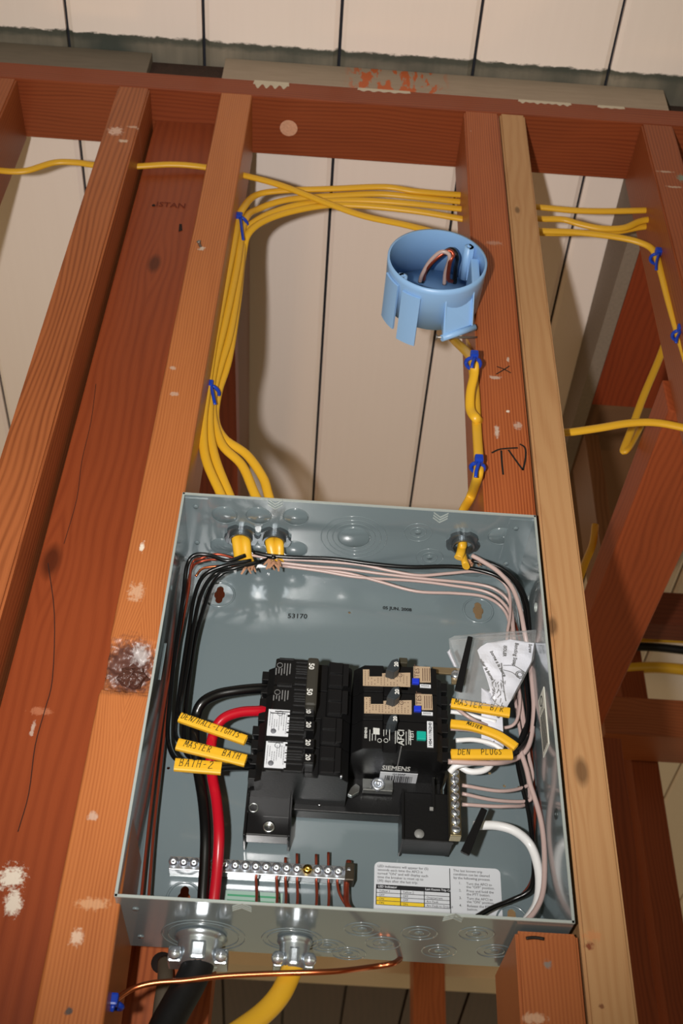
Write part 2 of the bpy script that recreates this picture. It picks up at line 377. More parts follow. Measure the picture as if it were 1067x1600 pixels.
g = G().hexa([at(279, 362, .0444), at(285, 360, .0444), at(284, 350, .0444), at(280, 350, .0444)], [at(279, 362, .046), at(285, 360, .046), at(284, 350, .046), at(280, 350, .046)])
obj('nail_hole', g, mat('hole_dark', (30, 14, 8), .9), tp)

# stud A : subdivided face with a torn knot hollow
bA = (-.018, .044, ZB)
kA = loc(bA, 207, 1040)
spA = [(kA[0]-.004, kA[1]+.002, .026, .027, (88, 58, 52), .95), (kA[0]+.004, kA[1]+.013, .008, .009, (176, 168, 166), .8),
       (*loc(bA, 213, 925), .007, .010, (214, 180, 150), .55), (*loc(bA, 222, 855), .0022, .006, W1, .9),
       (*loc(bA, 145, 1412), .012, .005, (222, 180, 140), .45), (*loc(bA, 120, 1465), .005, .006, (226, 200, 176), .7),
       (*loc(bA, 270, 575), .004, .003, W2, .5), (*loc(bA, 272, 615), .005, .003, W2, .45), (*loc(bA, 315, 388), .004, .004, W2, .8), (*loc(bA, 145, 1275), .004, .004, W2, .5), (*loc(bA, 107, 1580), .003, .003, (70, 70, 70), .9)]
m_A = wood('fir_a', (204, 124, 70), (150, 76, 38), .0027, .0030, .5, 2, knots=[(kA[0], kA[1], .014)], spots=spA, rough=.38, fine=.5, streak=.3)
tA = thing('wall_stud', 'orange-brown stud with a torn dark knot, left of the grey panel', 'stud', bA)
def stud_a():
    g = G(); zt = 1.0465; nx, x_ = 30, None; kz = bA[2]+kA[1]; kx = bA[0]+kA[0]
    zs = [ZB, -.6, -.3, -.1]+[kz-.04+.08*i/64 for i in range(65)]+[kz+.08, .4, .6, .8, zt]
    zs = sorted(zs)
    def xe(z):
        t = (z-0)/(zt); a = -.0405+.0007*t; b = (-.0006+.0008*t if z > -.02 else .0050); return a, b
    vs = []
    for z in zs:
        a, b = xe(z)
        for i in range(nx+1):
            x = a+(b-a)*i/nx
            inr = max(0, 1-((z-kz)/.027)**2)
            y = 0
            if inr > 0:
                fall = min(1, (kz+.026-z)/.034) if z > kz-.022 else .35
                y = .012*min(1, inr*2)*max(0, fall)*max(.15, 1-((x-kx-.004)/.045)**2)
                y += (.0035*noise.noise(Vector((x*170, 1, z*150)))+.0018*noise.noise(Vector((x*420, 5, z*380))))*min(1, inr*2)
                if i == 0: x += .0035*inr*(.6+noise.noise(Vector((3, z*160, 0))))
            if i in (0, nx): y += .002
            vs.append((x, max(0, y), z))
    fs = []
    W_ = nx+1
    for r in range(len(zs)-1):
        for i in range(nx): fs.append((r*W_+i, r*W_+i+1, (r+1)*W_+i+1, (r+1)*W_+i))
    g.add(vs, fs, True)
    o = len(vs); bk = []
    for z in zs:
        a, b = xe(z); bk += [(a, .088, z), (b, .088, z)]
    g.add(bk, [])
    for r in range(len(zs)-1):
        L0, L1 = r*W_, (r+1)*W_; R0, R1 = r*W_+nx, (r+1)*W_+nx; B0, B1 = o+2*r, o+2*(r+1)
        for f in [(L1, B1, B0, L0), (R0, B0+1, B1+1, R1), (B0, B1, B1+1, B0+1)]: g.f.append(f); g.sm.append(False)
    return g
obj('timber', stud_a(), m_A, tA)
g = G().lathe(at(208, 1055, .006), (0, -1, 0), [(-.004, .011), (0, .0105), (.0018, .008), (.003, .004), (.003, 0)], 14, False)
random.seed(12)
for i_, v_ in enumerate(g.v):
    q_ = v_-at(208, 1055, .006); v_ += Vector((q_.x*random.uniform(-.25, .3), random.uniform(-.0012, .0012), q_.z*random.uniform(-.35, .15)))
obj('knot', g, mat('torn_knot', (92, 56, 46), .35, bump=1, bscale=300, var=.5), tA, 'dark torn knot')
g = G(); p = at(313, 385, 0); g.lathe(p, (-.3, -1, .1), [(-.002, .0016), (.005, .0016), (.006, .0025), (.0068, .002), (.007, 0)], 10)
obj('nail', g, mat('galvanised', (150, 145, 140), .4, .8), tA)

# stud B (old, cut off by the panel) and its stub below
bB = (.2935, .044, .3625)
spB = [(*loc(bB, 777, 590), .006, .003, W2, .6), (*loc(bB, 780, 675), .0025, .010, W2, .75), (*loc(bB, 797, 643), .002, .002, W1, .8), (*loc(bB, 797, 562), .0015, .004, W2, .7), (*loc(bB, 812, 665), .004, .006, W2, .5), (*loc(bB, 775, 380), .010, .004, W2, .25), (*loc(bB, 738, 205), .001, .001, W2, .7)]
m_B = wood('fir_b', (190, 104, 58), (132, 56, 26), .0029, .0022, .75, 7, spots=spB, fine=.45)
tB = stud(.2713, .3160, .2680, .3148, .3625, m_B, 'reddish stud above the panel, marked with a pen cross and TV', y1=.086)
g = G()
for a in [[(776, 573), (787, 577), (798, 583)], [(796, 572), (787, 578), (775, 585)]]: g.stroke([at(u, v, 0) for u, v in a], .0012)
obj('pen_mark', g, mat('black_marker', (20, 16, 14), .6), tB, 'black pen cross')
g = G()
for a in [[(768, 708), (782, 702), (809, 700)], [(783, 704), (784, 722), (786, 742)], [(794, 703), (806, 720), (817, 735)], [(817, 735), (821, 715), (820, 700), (812, 694)]]: g.stroke([at(u, v, 0) for u, v in a], .0018)
obj('pen_mark', g, mat('black_marker', (20, 16, 14), .6), tB, 'black handwritten letters TV')
bS = (.294, .044, ZB)
m_S = wood('fir_stub', (182, 106, 60), (138, 68, 36), .0027, .0025, .55, 17, spots=[(*loc(bS, 855, 1508), .003, .003, (120, 120, 116), .8), (*loc(bS, 835, 1592), .009, .004, (222, 190, 160), .5)])
tS = stud(.2725, .3155, .2725, .3155, ZB, m_S, 'short orange-brown stud butting up under the panel', y0=-.001, y1=.088, zt=-.0025)
g = G(); g.tube(px((822, 1466, -.002), (835, 1465), (850, 1467)), .0012, seg=6)
obj('staple', g, mat('dark_staple', (40, 34, 30), .5, .5), tS)
# stud C (new pale)
bC = (.333, .044, ZB)
m_C = wood('new_pine', (204, 156, 108), (178, 122, 76), .0105, .018, .42, 31, knots=[(*loc(bC, 860, 977), .007), (*loc(bC, 905, 1205), .009), (*loc(bC, 806, 328), .005)],
           spots=[(*loc(bC, 917, 1478), .003, .003, (120, 52, 30), .9), (*loc(bC, 936, 1573), .002, .002, (110, 60, 36), .8), (*loc(bC, 922, 1462), .008, .004, (196, 130, 84), .6)], fine=.55, streak=.25, rough=.5)
tC = stud(.3172, .3496, .3178, .3515, ZB, m_C, 'new pale pine stud nailed against the reddish one, right of the panel', y1=.083)
# stud F and its left-hand neighbour
bF = (.523, .044, ZB)
m_F = wood('fir_f', (168, 88, 48), (118, 52, 26), .004, .005, .6, 41, spots=[(*loc(bF, 1036, 268), .012, .002, (200, 180, 160), .6), (*loc(bF, 1050, 292), .012, .002, (200, 180, 160), .6), (*loc(bF, 1062, 278), .006, .008, (112, 132, 118), .9)])
stud(.5, .541, .505, .546, ZB, m_F, 'brown stud at the upper right edge of the picture', y1=.088)

# ================================================================== FRAMING BEHIND THE WALL
m_bk = wood('back_fir', (176, 84, 44), (126, 52, 24), .008, .012, .45, 51, 'Y', rough=.5)
m_bk2 = wood('back_fir_deep', (150, 62, 30), (104, 36, 16), .009, .012, .45, 53, 'Y', rough=.5)
m_grey = mat('weathered_grey_wood', (142, 126, 112), .7, bump=.3, var=.3)
# left: plate of a cross wall
g = G().hexa([(-.10, .10, .848), (-.006, .10, .848), (-.006, .10, .885), (-.10, .10, .885)], [(-.10, 1.5, .843), (-.006, 1.5, .843), (-.006, 1.5, .88), (-.10, 1.5, .88)])
one('cross_plate', g, m_bk2, 'dark red plate running away behind the stud left of the panel', 'wall plate')
g = G().hexa([(-.10, .10, .886), (-.008, .10, .886), (-.008, .10, 1.10), (-.10, .10, 1.10)], [(-.10, 1.5, .881), (-.008, 1.5, .881), (-.008, 1.5, .985), (-.10, 1.5, .985)])
one('cross_joist', g, mat('dark_brown_joist', (120, 84, 56), .7, bump=.3), 'dark brown board on edge tight under the ceiling behind the cable bundle', 'joist')
# left: wide board behind the panel with a drilled hole
g = G().box(-.10, at(330, 1550, .15).x, .15, .19, -.9, .30, .001)
tb = thing('backing_board', 'upright reddish board with a drilled hole, seen below the panel at left', 'board', (0, .17, -.9))
obj('timber', g, wood('fir_back_board', (196, 104, 56), (134, 58, 28), .008, .02, .65, 61), tb)
hp = at(253, 1505, .15)
g = G().lathe((hp.x, .1492, hp.z), (0, -1, 0), [(0, .0085), (.0004, .0085), (.0004, 0)], 20)
obj('drilled_hole', g, mat('hole_dark', (30, 14, 8)), tb)
g = G().tube(px((258, 1503, .146), (258, 1530, .135), (252, 1570, .13), (245, 1640, .13)), .006, seg=12)
one('old_cable', g, mat('old_grey_cable', (88, 78, 64), .6), 'thin dark cable hanging out of the drilled hole below the panel', 'cable')
# right: cross wall upper plate
g = G().box(.539, .76, .088, .47, 1.016, 1.054)
one('cross_plate', g, m_bk2, 'red-brown plate running away from the wall beside the upper right stud', 'wall plate')
g = G().hexa([(.5185, .088, 1.0165), (.5385, .088, 1.0165), (.5385, .088, 1.125), (.5185, .088, 1.125)], [(.5185, .90, 1.0165), (.5385, .90, 1.0165), (.5385, .90, 1.057), (.5185, .90, 1.057)])
one('cross_joist', g, m_grey, 'grey weathered board against the ceiling at the upper right', 'joist')
one('cross_joist', G().box(.54, .80, .471, .92, 1.046, 1.056), mat('dark_brown_joist', (120, 84, 56)), 'dark board added to darken the gap past the red-brown plate at the upper right', 'joist')  # added board, keeps the gap past the plate dark against the bright ceiling
# right: lower plate
g = G().box(.495, .580, .089, .78, .612, .662, .002)
one('cross_plate', g, m_bk, 'broad red-brown beam running away at the right of the pale stud', 'wall plate')
# posts and cross members behind, right
def post(u0, u1, v, Y, d, z0, z1, m, label, name='back_post', cat='post'):
    a, b = at(u0, v, Y), at(u1, v, Y)
    return one(name, G().box(a.x, b.x, Y, Y+d, z0, z1, .002), m, label, cat)
m_bkz = wood('back_fir_upright', (160, 78, 42), (112, 46, 22), .007, .012, .5, 57, 'Z', rough=.5)
m_bkx = wood('back_fir_level', (168, 92, 52), (120, 58, 30), .007, .012, .5, 59, 'X', rough=.5)
post(912, 934, 670, .52, .09, .664, 1.0, wood('back_fir_tan', (150, 104, 70), (112, 70, 44), .007, .01, .5, 58), 'tan upright post in the gap right of the pale stud')
post(850, 905, 640, 1.10, .09, .10, 1.045, m_bkz, 'red post deep in the gap right of the pale stud')
post(955, 990, 1300, .80, .09, -1.2, .611, m_bkz, 'dark red upright post at the lower right behind the pale stud')
a = at(945, 1140, .9); b = at(1067, 1188, .9)
one('back_brace', G().box(a.x, a.x+.9, .9, .99, at(1000, 1148, .9).z, at(1000, 1090, .9).z, .002), m_bkx, 'level brown brace at the right edge, below the black cable', 'brace')
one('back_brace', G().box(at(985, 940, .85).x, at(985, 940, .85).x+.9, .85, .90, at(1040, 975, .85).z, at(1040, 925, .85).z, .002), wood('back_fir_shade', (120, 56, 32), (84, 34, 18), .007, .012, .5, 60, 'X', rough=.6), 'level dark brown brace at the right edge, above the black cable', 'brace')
post(968, 1008, 1060, .995, .06, .1, .97, m_bkz, 'dark upright post between the two level braces at right')
# far post under the panel
a, b = at(646, 1560, 2.28), at(696, 1560, 2.28)
one('far_post', G().box(a.x, b.x, 2.28, 2.37, -1.3, .92, .002), wood('far_post_fir', (190, 104, 58), (138, 66, 34), .012, .02, .5, 71), 'reddish post far behind, seen just below the panel', 'post')

# ================================================================== PANEL ENCLOSURE
BW, BH, YF_, YB_ = .311, .361, -.012, .0795
m_box = mat('panel_grey_enamel', (110, 123, 127), .22, 0, .6, bump=.06, bscale=25, coat=1)
panel = thing('breaker_panel', 'open grey steel electrical panel box set between two wall studs', 'electrical panel', (BW/2, .03, 0))
def curve_plate(outline, holes, y, th):
    """flat plate in the wall plane with real openings"""
    c = bpy.data.curves.new('p', 'CURVE'); c.dimensions = '2D'; c.fill_mode = 'BOTH'; c.extrude = th/2
    for poly in [outline]+holes:
        s = c.splines.new('POLY'); s.points.add(len(poly)-1); s.use_cyclic_u = True
        for i, (a, b) in enumerate(poly): s.points[i].co = (a, b, 0, 1)
    ob = bpy.data.objects.new('p', c); COL.objects.link(ob); bpy.context.view_layer.update()
    me = bpy.data.meshes.new_from_object(ob.evaluated_get(bpy.context.evaluated_depsgraph_get()))
    g = G(); g.add([(v.co.x, y+v.co.z, v.co.y) for v in me.vertices], [tuple(p.vertices) for p in me.polygons])
    bpy.data.objects.remove(ob); bpy.data.curves.remove(c); bpy.data.meshes.remove(me); return g
def keyhole(c, s=1):
    pts = []
    for i in range(28):
        th = 2*PI*i/28; r = .0034+.0024*math.cos(2*th)*0
        x, z = math.cos(th)*.0048*s, math.sin(th)*.0098*s
        k = .75+.25*abs(math.sin(th))**.5
        if abs(z) > .0035: x = math.copysign(min(abs(x), .0032*s), x)
        pts.append((c[0]+x, c[1]+z))
    return pts
kh = [(at(343, 929, YB_)), (at(747, 954, YB_)), (at(287, 1404, YB_)), (at(800, 1440, YB_))]
holes = [keyhole((k.x, k.z)) for k in kh]
def circ(c, r, n=12): return [(c.x+r*math.cos(2*PI*i/n), c.z+r*math.sin(2*PI*i/n)) for i in range(n)]
for (u, v) in [(546, 957), (263, 1200), (765, 1208), (788, 1228), (811, 1230)]: holes.append(circ(at(u, v, YB_), .0013))
obj('back_panel', curve_plate([(0, 0), (BW, 0), (BW, BH), (0, BH)], holes, YB_+.0006, .0012), m_box, panel)
th = .0014
def wall_strip(pts4): return G().hexa(*pts4)
obj('side_wall', G().box(0, th, YF_, YB_, 0, BH), m_box, panel); obj('side_wall', G().box(BW-th, BW, YF_, YB_, 0, BH), m_box, panel)
obj('top_wall', G().box(th, BW-th, YF_, YB_, BH-th, BH), m_box, panel); obj('bottom_wall', G().box(th, BW-th, YF_, YB_, 0, th), m_box, panel)
# bare cut edge of the sheet, slightly bright
m_edge = mat('cut_steel_edge', (176, 184, 180), .35, .2)
g = G(); e = .0003
for bx in [(-e, th+e, 0, BH), (BW-th-e, BW+e, 0, BH), (0, BW, BH-th-e, BH+e), (0, BW, -e, th+e)]: g.box(bx[0], bx[1], YF_-.0006, YF_+.0006, bx[2], bx[3])
obj('rim_edge', g, m_edge, panel)
# corner tabs with spot welds (side walls fold behind top and bottom walls)
for x0, x1 in [(th, .022), (BW-.022, BW-th)]:
    obj('corner_tab', G().box(x0, x1, YF_+.004, YB_-.004, BH-th-.0009, BH-th), m_box, panel)
for (u, v) in [(306, 792), (308, 848), (806, 826), (791, 881)]: obj('spot_weld', G().lathe(atz(u, v, BH-th-.001), (0, 0, -1), [(0, .0026), (.0006, .0022), (.0007, 0)], 14), m_box, panel)
for (u, v) in [(212, 1420), (220, 1463)]: obj('spot_weld', G().lathe(atz(u, v, 0), (0, 0, -1), [(0, .0026), (.0007, .0022), (.0008, 0)], 14), m_box, panel)
obj('spot_weld', G().lathe(atx(268, 918, th), (1, 0, 0), [(0, .0026), (.0005, .002), (.0006, 0)], 12), m_box, panel)
# knockouts
def knock(u, v, z, rs, n):
    c = atz(u, v, z); g = G()
    for r in rs: g.ring(c, (0, 0, 1), r, .00045)
    g.lathe(c, (0, 0, n), [(-.0002, rs[-1]*.98), (.0004, rs[-1]*.9), (.0005, 0)], 28)
    obj('knockout', g, m_box, panel)
zt = BH-th
for (u, v) in [(351, 805), (404, 806), (462, 808), (347, 854), (404, 853), (461, 858), (782, 838)]: knock(u, v, zt, [.0115], -1)
knock(553, 840, zt, [.030, .0245, .0195, .0150], -1)
for (u, v) in [(653, 832), (671, 871)]: knock(u, v, zt, [.0125, .007, .003], -1)
for (u, v) in [(740, 890)]: knock(u, v, zt, [.0125], -1)
for (u, v) in [(655, 1458), (744, 1459), (686, 1486), (772, 1486), (566, 1452), (512, 1478), (598, 1474), (545, 1490)]: knock(u, v, 0, [.0125, .0075, .003], -1)
for (u, v, rs) in [(318, 1462, (.030, .0255)), (457, 1468, (.022, .018))]:
    g = G()
    for r in rs: g.ring(atz(u, v, 0), (0, 0, 1), r, .0005)
    obj('knockout', g, m_box, panel)
# stamped arrows
def arrow(u, v, z, dz, flip):
    c = atz(u, v, z); g = G()
    for k in range(3):
        for s in (-1, 1):
            a = Vector((c.x, c.y+flip*(-.004+.0035*k+.004), z)); b = a+Vector((s*.0065, -flip*.006, 0)); n = Vector((0, .0007, 0))
            d = Vector((0, 0, dz*.0006))
            g.hexa([a-n, b-n, b+n, a+n], [a-n+d, b-n+d, b+n+d, a+n+d])
    obj('stamped_arrow', g, m_edge, panel)
arrow(430, 787, zt, -1, 1); arrow(688, 808, zt, -1, 1); arrow(378, 1418, 0, -1, -1); arrow(708, 1434, 0, -1, -1)
# dimples round keyholes
for k, R_ in zip(kh, (.0135, .0135, .0125, .012)):
    g = G().ring((k.x, YB_, k.z), (0, 1, 0), R_, .0011, 36); obj('keyhole_boss', g, m_box, panel)
# side wall details: slots, grounding screw hole
g = G(); g.ring(atx(837, 949, BW-th), (1, 0, 0), .0035, .0007, 20); obj('screw_hole', g, m_edge, panel)
g = G(); g.ring(atx(869, 1272, BW-th), (1, 0, 0), .0035, .0009, 20); obj('screw_hole', g, mat('dark_steel_hole', (60, 66, 66), .4, .5), panel)
g = G().box(th, th+.0010, .020, .0210, .19, .225, .0004); obj('embossed_slot', g, m_box, panel)
# ink stamps
m_ink = mat('black_ink', (16, 18, 20), .6)
g = G(); o = at(449, 966, YB_-.0005); g.text('53170', .0072, o, (1, 0, .045), (0, 0, 1), .0004, bold=.0001, spacing=1)
obj('ink_stamp', g, m_ink, panel, 'stamped number 53170'); g = G()
o = at(598, 952, YB_-.0005); g.text('05 JUN. 2008', .0048, o, (1, 0, -.02), (0, 0, 1), .0004, bold=.00015)
obj('ink_stamp', g, m_ink, panel, 'stamped date')
# LED sticker
m_white = mat('sticker_white', (206, 209, 214), .45); m_yel = mat('sticker_yellow', (232, 196, 40), .5); m_blk = mat('sticker_black', (22, 22, 26), .5)
L0 = at(585, 1347, YB_); L1 = at(781, 1358, YB_); lx0, lx1 = L0.x, L1.x; lz1 = (L0.z+L1.z)/2; lz0 = lz1-.042; LW = lx1-lx0
Ys = YB_-.0006
g = G(); pts = []
for (cx_, cz_, a0) in [(lx1-.004, lz1-.004, 0), (lx0+.004, lz1-.004, 90), (lx0+.004, lz0+.004, 180), (lx1-.004, lz0+.004, 270)]:
    for k in range(5): t = math.radians(a0+k*22.5); pts.append((cx_+.004*math.cos(t), Ys, cz_+.004*math.sin(t)))
g.prism(pts, (0, .0004, 0)); stk = obj('led_sticker', g, m_white, panel, 'white instruction sticker')
gt = G(); X = (1, 0, 0); Zd = (0, 0, 1)
def tl(g, s, fx, dz, size, al='LEFT', bold=0): g.text(s, size, (lx0+LW*fx, Ys-.0001, lz1-dz), X, Zd, .0002, align=al, bold=bold)
for i, s in enumerate(['LED indications will appear for (5)', 'seconds each time the AFCI is', 'turned "ON" and will display each', 'time the breaker is reset up to', '(30) days after the last trip.']): tl(gt, s, .025, .0044+.0029*i, .00285)
for i, s in enumerate(['The last known trip', 'condition can be cleared', 'by the following process.']): tl(gt, s, .625, .0044+.0029*i, .00285)
for i, (n, a, b) in enumerate([('1.', 'Turn the AFCI to', 'the "OFF" position.'), ('2.', 'Press and hold the', 'the PTT button.'), ('3.', 'Turn the AFCI to', 'the "ON" position.'), ('4.', 'Release the PTT', 'button.')]):
    z = .0143+.0058*i; tl(gt, n, .665, z, .0028); tl(gt, a, .725, z, .0028); tl(gt, b, .725, z+.0026, .0028)
hz = .0180; row = .0031
ga = G(); cx = [.015, .205, .40, .945*.62]
def rect(g, fx0, fx1, d0, d1, y=0): g.quad((lx0+LW*fx0, Ys-.0002-y, lz1-d1), (lx0+LW*fx1, Ys-.0002-y, lz1-d1), (lx0+LW*fx1, Ys-.0002-y, lz1-d0), (lx0+LW*fx0, Ys-.0002-y, lz1-d0))
rect(gt, .015, .595, hz, hz+row*1.1)
for k in range(1, 6): rect(gt, .015, .595, hz+row*(k+.1)-.0002, hz+row*(k+.1)+.0002, .0001)
for c_ in (.015, .205, .39, .590): rect(gt, c_, c_+.006, hz, hz+row*5.1, .0001)
rect(gt, .594, .600, .002, .040)
for i, (a, b, c_) in enumerate([('Yellow 1', 'Yellow 2', ''), ('OFF', 'OFF', 'Overcurrent'), ('ON', 'OFF', 'Arc Fault'), ('ON', 'ON', 'Arc Fault to Ground')]):
    z = hz+row*(i+1.9)
    tl(gt, a, .04, z, .0024); tl(gt, b, .225, z, .0024); tl(gt, c_, .41, z, .0024)
obj('lettering', gt, m_blk, stk)
gy = G(); rect(gy, .02, .39, hz+row*4.15, hz+row*5.05, -.0001); rect(gy, .02, .205, hz+row*3.15, hz+row*4.05, -.0001)
obj('yellow_cell', gy, m_yel, stk)
gw = G(); tl(gw, 'LED Indicator', .03, hz+.0026, .0026, bold=.00005); tl(gw, 'Last Known Trip Condition', .40, hz+.0026, .0024, bold=.00005)
for v_ in gw.v: v_.y -= .0003
obj('white_lettering', gw, m_white, stk)
# small green sticker behind the ground wires
a, b = at(352, 1391, YB_), at(440, 1425, YB_)
sg = obj('green_sticker', G().box(a.x, b.x, YB_-.0006, YB_, b.z, a.z), mat('sticker_pale_green', (150, 178, 166), .5), panel, 'pale green printed sticker')
g = G()
for k in range(4): g.box(a.x+.002, b.x-.002-.004*(k % 2), YB_-.0009, YB_-.0006, a.z-.003-.0042*k-.0014, a.z-.003-.0042*k)
obj('print_line', g, mat('green_ink', (70, 150, 110), .6), sg)
# listing label on the right wall
P4 = [atx(854, 1068, BW-th-.0004), atx(860, 1150, BW-th-.0004), atx(851, 1172, BW-th-.0004), atx(843, 1090, BW-th-.0004)]
yl0, yl1 = min(p.y for p in P4), max(p.y for p in P4); zl0, zl1 = min(p.z for p in P4), max(p.z for p in P4)
lz_ = (atx(850, 1078, BW-th).z+atx(855, 1085, BW-th).z)/2
sl = obj('listing_label', G().box(BW-th-.0005, BW-th, .008, .030, atx(857, 1165, BW-th).z, atx(848, 1078, BW-th).z), mat('sticker_cream', (214, 212, 200), .5), panel, 'cream listing label')
g = G(); za, zb_ = atx(848, 1078, BW-th).z, atx(857, 1165, BW-th).z
g.ring((BW-th-.0007, .019, za-.007), (1, 0, 0), .0042, .0004, 24)
g.text('LISTED', .0040, (BW-th-.0008, .0205, za-.0155), (0, -1, 0), (0, 0, 1), 0, align='CENTER')
for k in range(5): g.box(BW-th-.0008, BW-th-.0005, .011+k*.0034, .0122+k*.0034, zb_+.003, za-.018)
obj('lettering', g, m_blk, sl)

# ================================================================== BUS BASE
m_blkp = mat('black_phenolic', (14, 14, 15), .38, 0, .45, bump=.05, bscale=400)
m_blk2 = mat('black_plastic_gloss', (22, 22, 23), .25, 0, .5)
m_metal = mat('bright_tin', (222, 226, 230), .25, .85); m_zinc = mat('zinc_screw', (220, 226, 236), .24, .9); m_brass = mat('brass_screw', (196, 160, 70), .22, 1)
m_alum = mat('aluminium_lug', (196, 200, 200), .3, 1)
base = thing('bus_base', 'black plastic bus bar base under the breakers, with metal lugs', 'bus bar', (.155, .07, .08))
bz = at(540, 1272, .066).z
obj('base_slab', G().box(.083, .232, .064, .0775, bz, .214, .001), m_blkp, base)
a, b = at(390, 1225, .056), at(451, 1308, .056)
g = G().box(a.x, b.x, .0555, .070, b.z, a.z, .001)
g.box(a.x-.0012, a.x+.0008, .050, .0775, b.z-.003, a.z, .0005).box(b.x-.0008, b.x+.0012, .050, .0775, b.z-.002, a.z, .0005)
g.box(a.x+.013, b.x, .0548, .0556, b.z+.0155, b.z+.0168)
br = obj('foot_bracket', g, m_blk2, base)
g = G(); c = at(420, 1292, .0553); g.lathe(c, (0, -1, 0), [(0, .0048), (.0008, .0048), (.0008, .003), (-.0004, .0028), (-.0004, 0)], 18)
c = at(396, 1262, .0553); g.ring(c, (0, 1, 0), .0035, .0007, 18)
obj('mounting_screw', g, m_alum, br)
a, b = at(629, 1238, .050), at(700, 1316, .050)
g = G().box(a.x, b.x+.004, .050, .0765, b.z, a.z+.001, .0012).box(a.x-.001, a.x+.001, .046, .0765, b.z-.002, a.z+.001, .0005).box(a.x, b.x+.004, .0475, .051, b.z-.0012, b.z+.001, .0004)
g.box(at(675, 1240, .048).x, at(679, 1240, .048).x, .0475, .051, at(675, 1262, .048).z, at(675, 1215, .048).z).box(b.x+.003, .237, .040, .0765, b.z+.001, .137, .001)
fb = obj('foot_bracket', g, m_blkp, base)
g = G(); c = at(655, 1303, .0496); g.lathe(c, (0, -1, 0), [(0, .0038), (.0003, .0038), (.0003, 0)], 18); c = at(674, 1264, .047); g.box(c.x-.0014, c.x+.0014, .0465, .0475, c.z-.0014, c.z+.0014)
obj('screw_hole', g, mat('grey_hole', (130, 130, 128), .5), fb)
# centre lug
c = at(590, 1229, .058)
g = G().box(c.x-.012, c.x+.012, .056, .062, c.z-.0045, c.z-.0025, .0005).box(c.x-.012, c.x+.012, .0575, .0585, c.z-.004, c.z+.006)
lg = obj('lug_plate', g, mat('dull_lug', (150, 152, 150), .3, 1), base)
obj('lug_screw', G().lathe((c.x, .0575, c.z+.001), (0, -1, 0), [(0, .0058), (.0022, .0056), (.003, .0045), (.0026, .0026), (.001, .0026), (.001, 0)], 20), m_zinc, lg)
c = at(553, 1235, .045); obj('lug_tab', G().prism([at(543, 1241, .045), at(549, 1230, .045), at(556, 1224, .045), at(562, 1228, .045), at(561, 1237, .045), at(549, 1244, .045)], (0, .004, 0), .0004), m_alum, base)
obj('base_screw', G().lathe(at(533, 1213, .0140), (0, -1, 0), [(-.002, .0012), (.0004, .001), (.0005, 0)], 10), m_zinc, base)
g = G(); c = at(499, 1256, .0635); g.lathe(c, (0, -1, 0), [(0, .002), (.0008, .0016), (.0008, 0)], 12); obj('rivet', g, m_alum, base)
# neutral bar on the right foot
a, b = at(701, 1201, .036), at(712, 1306, .036)
nb = thing('neutral_bar', 'short upright metal neutral bar with screws at the right foot of the breakers', 'terminal bar', ((a.x+b.x)/2, .04, b.z))
bx0, bx1 = b.x-.0040, b.x+.0045
obj('bar', G().box(bx0, bx1, .036, .046, b.z, a.z, .0006), mat('tinned_bar', (190, 176, 140), .3, 1), nb)
n = 8
for k in range(n):
    z = b.z+.005+(a.z-b.z-.008)*k/(n-1); g = G().lathe(((bx0+bx1)/2, .036, z), (0, -1, 0), [(0, .0034), (.0012, .0033), (.002, .0022), (.0021, 0)], 16)
    s_ = obj('screw', g, m_zinc, nb)
    th_ = random.uniform(0, PI); d = Vector((math.cos(th_), 0, math.sin(th_)))*.0028; q = Vector((-d.z, 0, d.x)).normalized()*.0003
    p = Vector(((bx0+bx1)/2, .0338, z)); obj('slot', G().quad(p-d-q, p+d-q, p+d+q, p-d+q), m_blk, s_)

# ================================================================== BREAKERS
def body(g, xo, sg, z0, z1, inner):
    L = abs(inner-xo)
    pr = [(0, .074), (0, .046), (.004, .044), (.004, .030), (.009, .026), (.010, .013), (.012, .012), (.041, .012), (.042, .018), (.052, .018), (.053, .0125), (L-.008, .0135), (L-.003, .019), (L, .022), (L, .074)]
    e = .0003; g.prism([(xo+sg*u, y, z0+e) for u, y in pr], (0, 0, z1-z0-2*e), .0004)
    zm = (z0+z1)/2
    for dz in (-.0062, .0062):      # terminal blocks
        g.box(min(xo-sg*.001, xo+sg*.006), max(xo-sg*.001, xo+sg*.006), .030, .0455, zm+dz-.0042, zm+dz+.0042, .0006)
    return g
def ribs(g, xo, sg, z0, z1):
    for (u0, u1, f0, f1) in [(.026, .040, .06, .14), (.026, .040, .30, .36), (.026, .040, .62, .66), (.026, .040, .86, .94), (.054, .064, .08, .46), (.054, .064, .54, .92), (.0645, .069, .1, .9), (.0125, .0245, .02, .05), (.0125, .0245, .955, .985), (.0265, .0395, .45, .475), (.0265, .0395, .53, .55), (.0265, .0395, .72, .74)]:
        x0, x1 = sorted((xo+sg*u0, xo+sg*u1)); g.box(x0, x1, .0110, .0135, z0+(z1-z0)*f0, z0+(z1-z0)*f1, .00025)
    return g
R_ = [.2125, .1871, .1617, .1363, .1109]
X = (1, 0, 0)
m_txt = mat('printed_white', (214, 214, 210), .5); m_gry = mat('printed_grey', (112, 112, 112), .6); m_tanlab = mat('label_tan', (170, 148, 122), .5); m_tantxt = mat('label_brown_print', (86, 62, 50), .6)
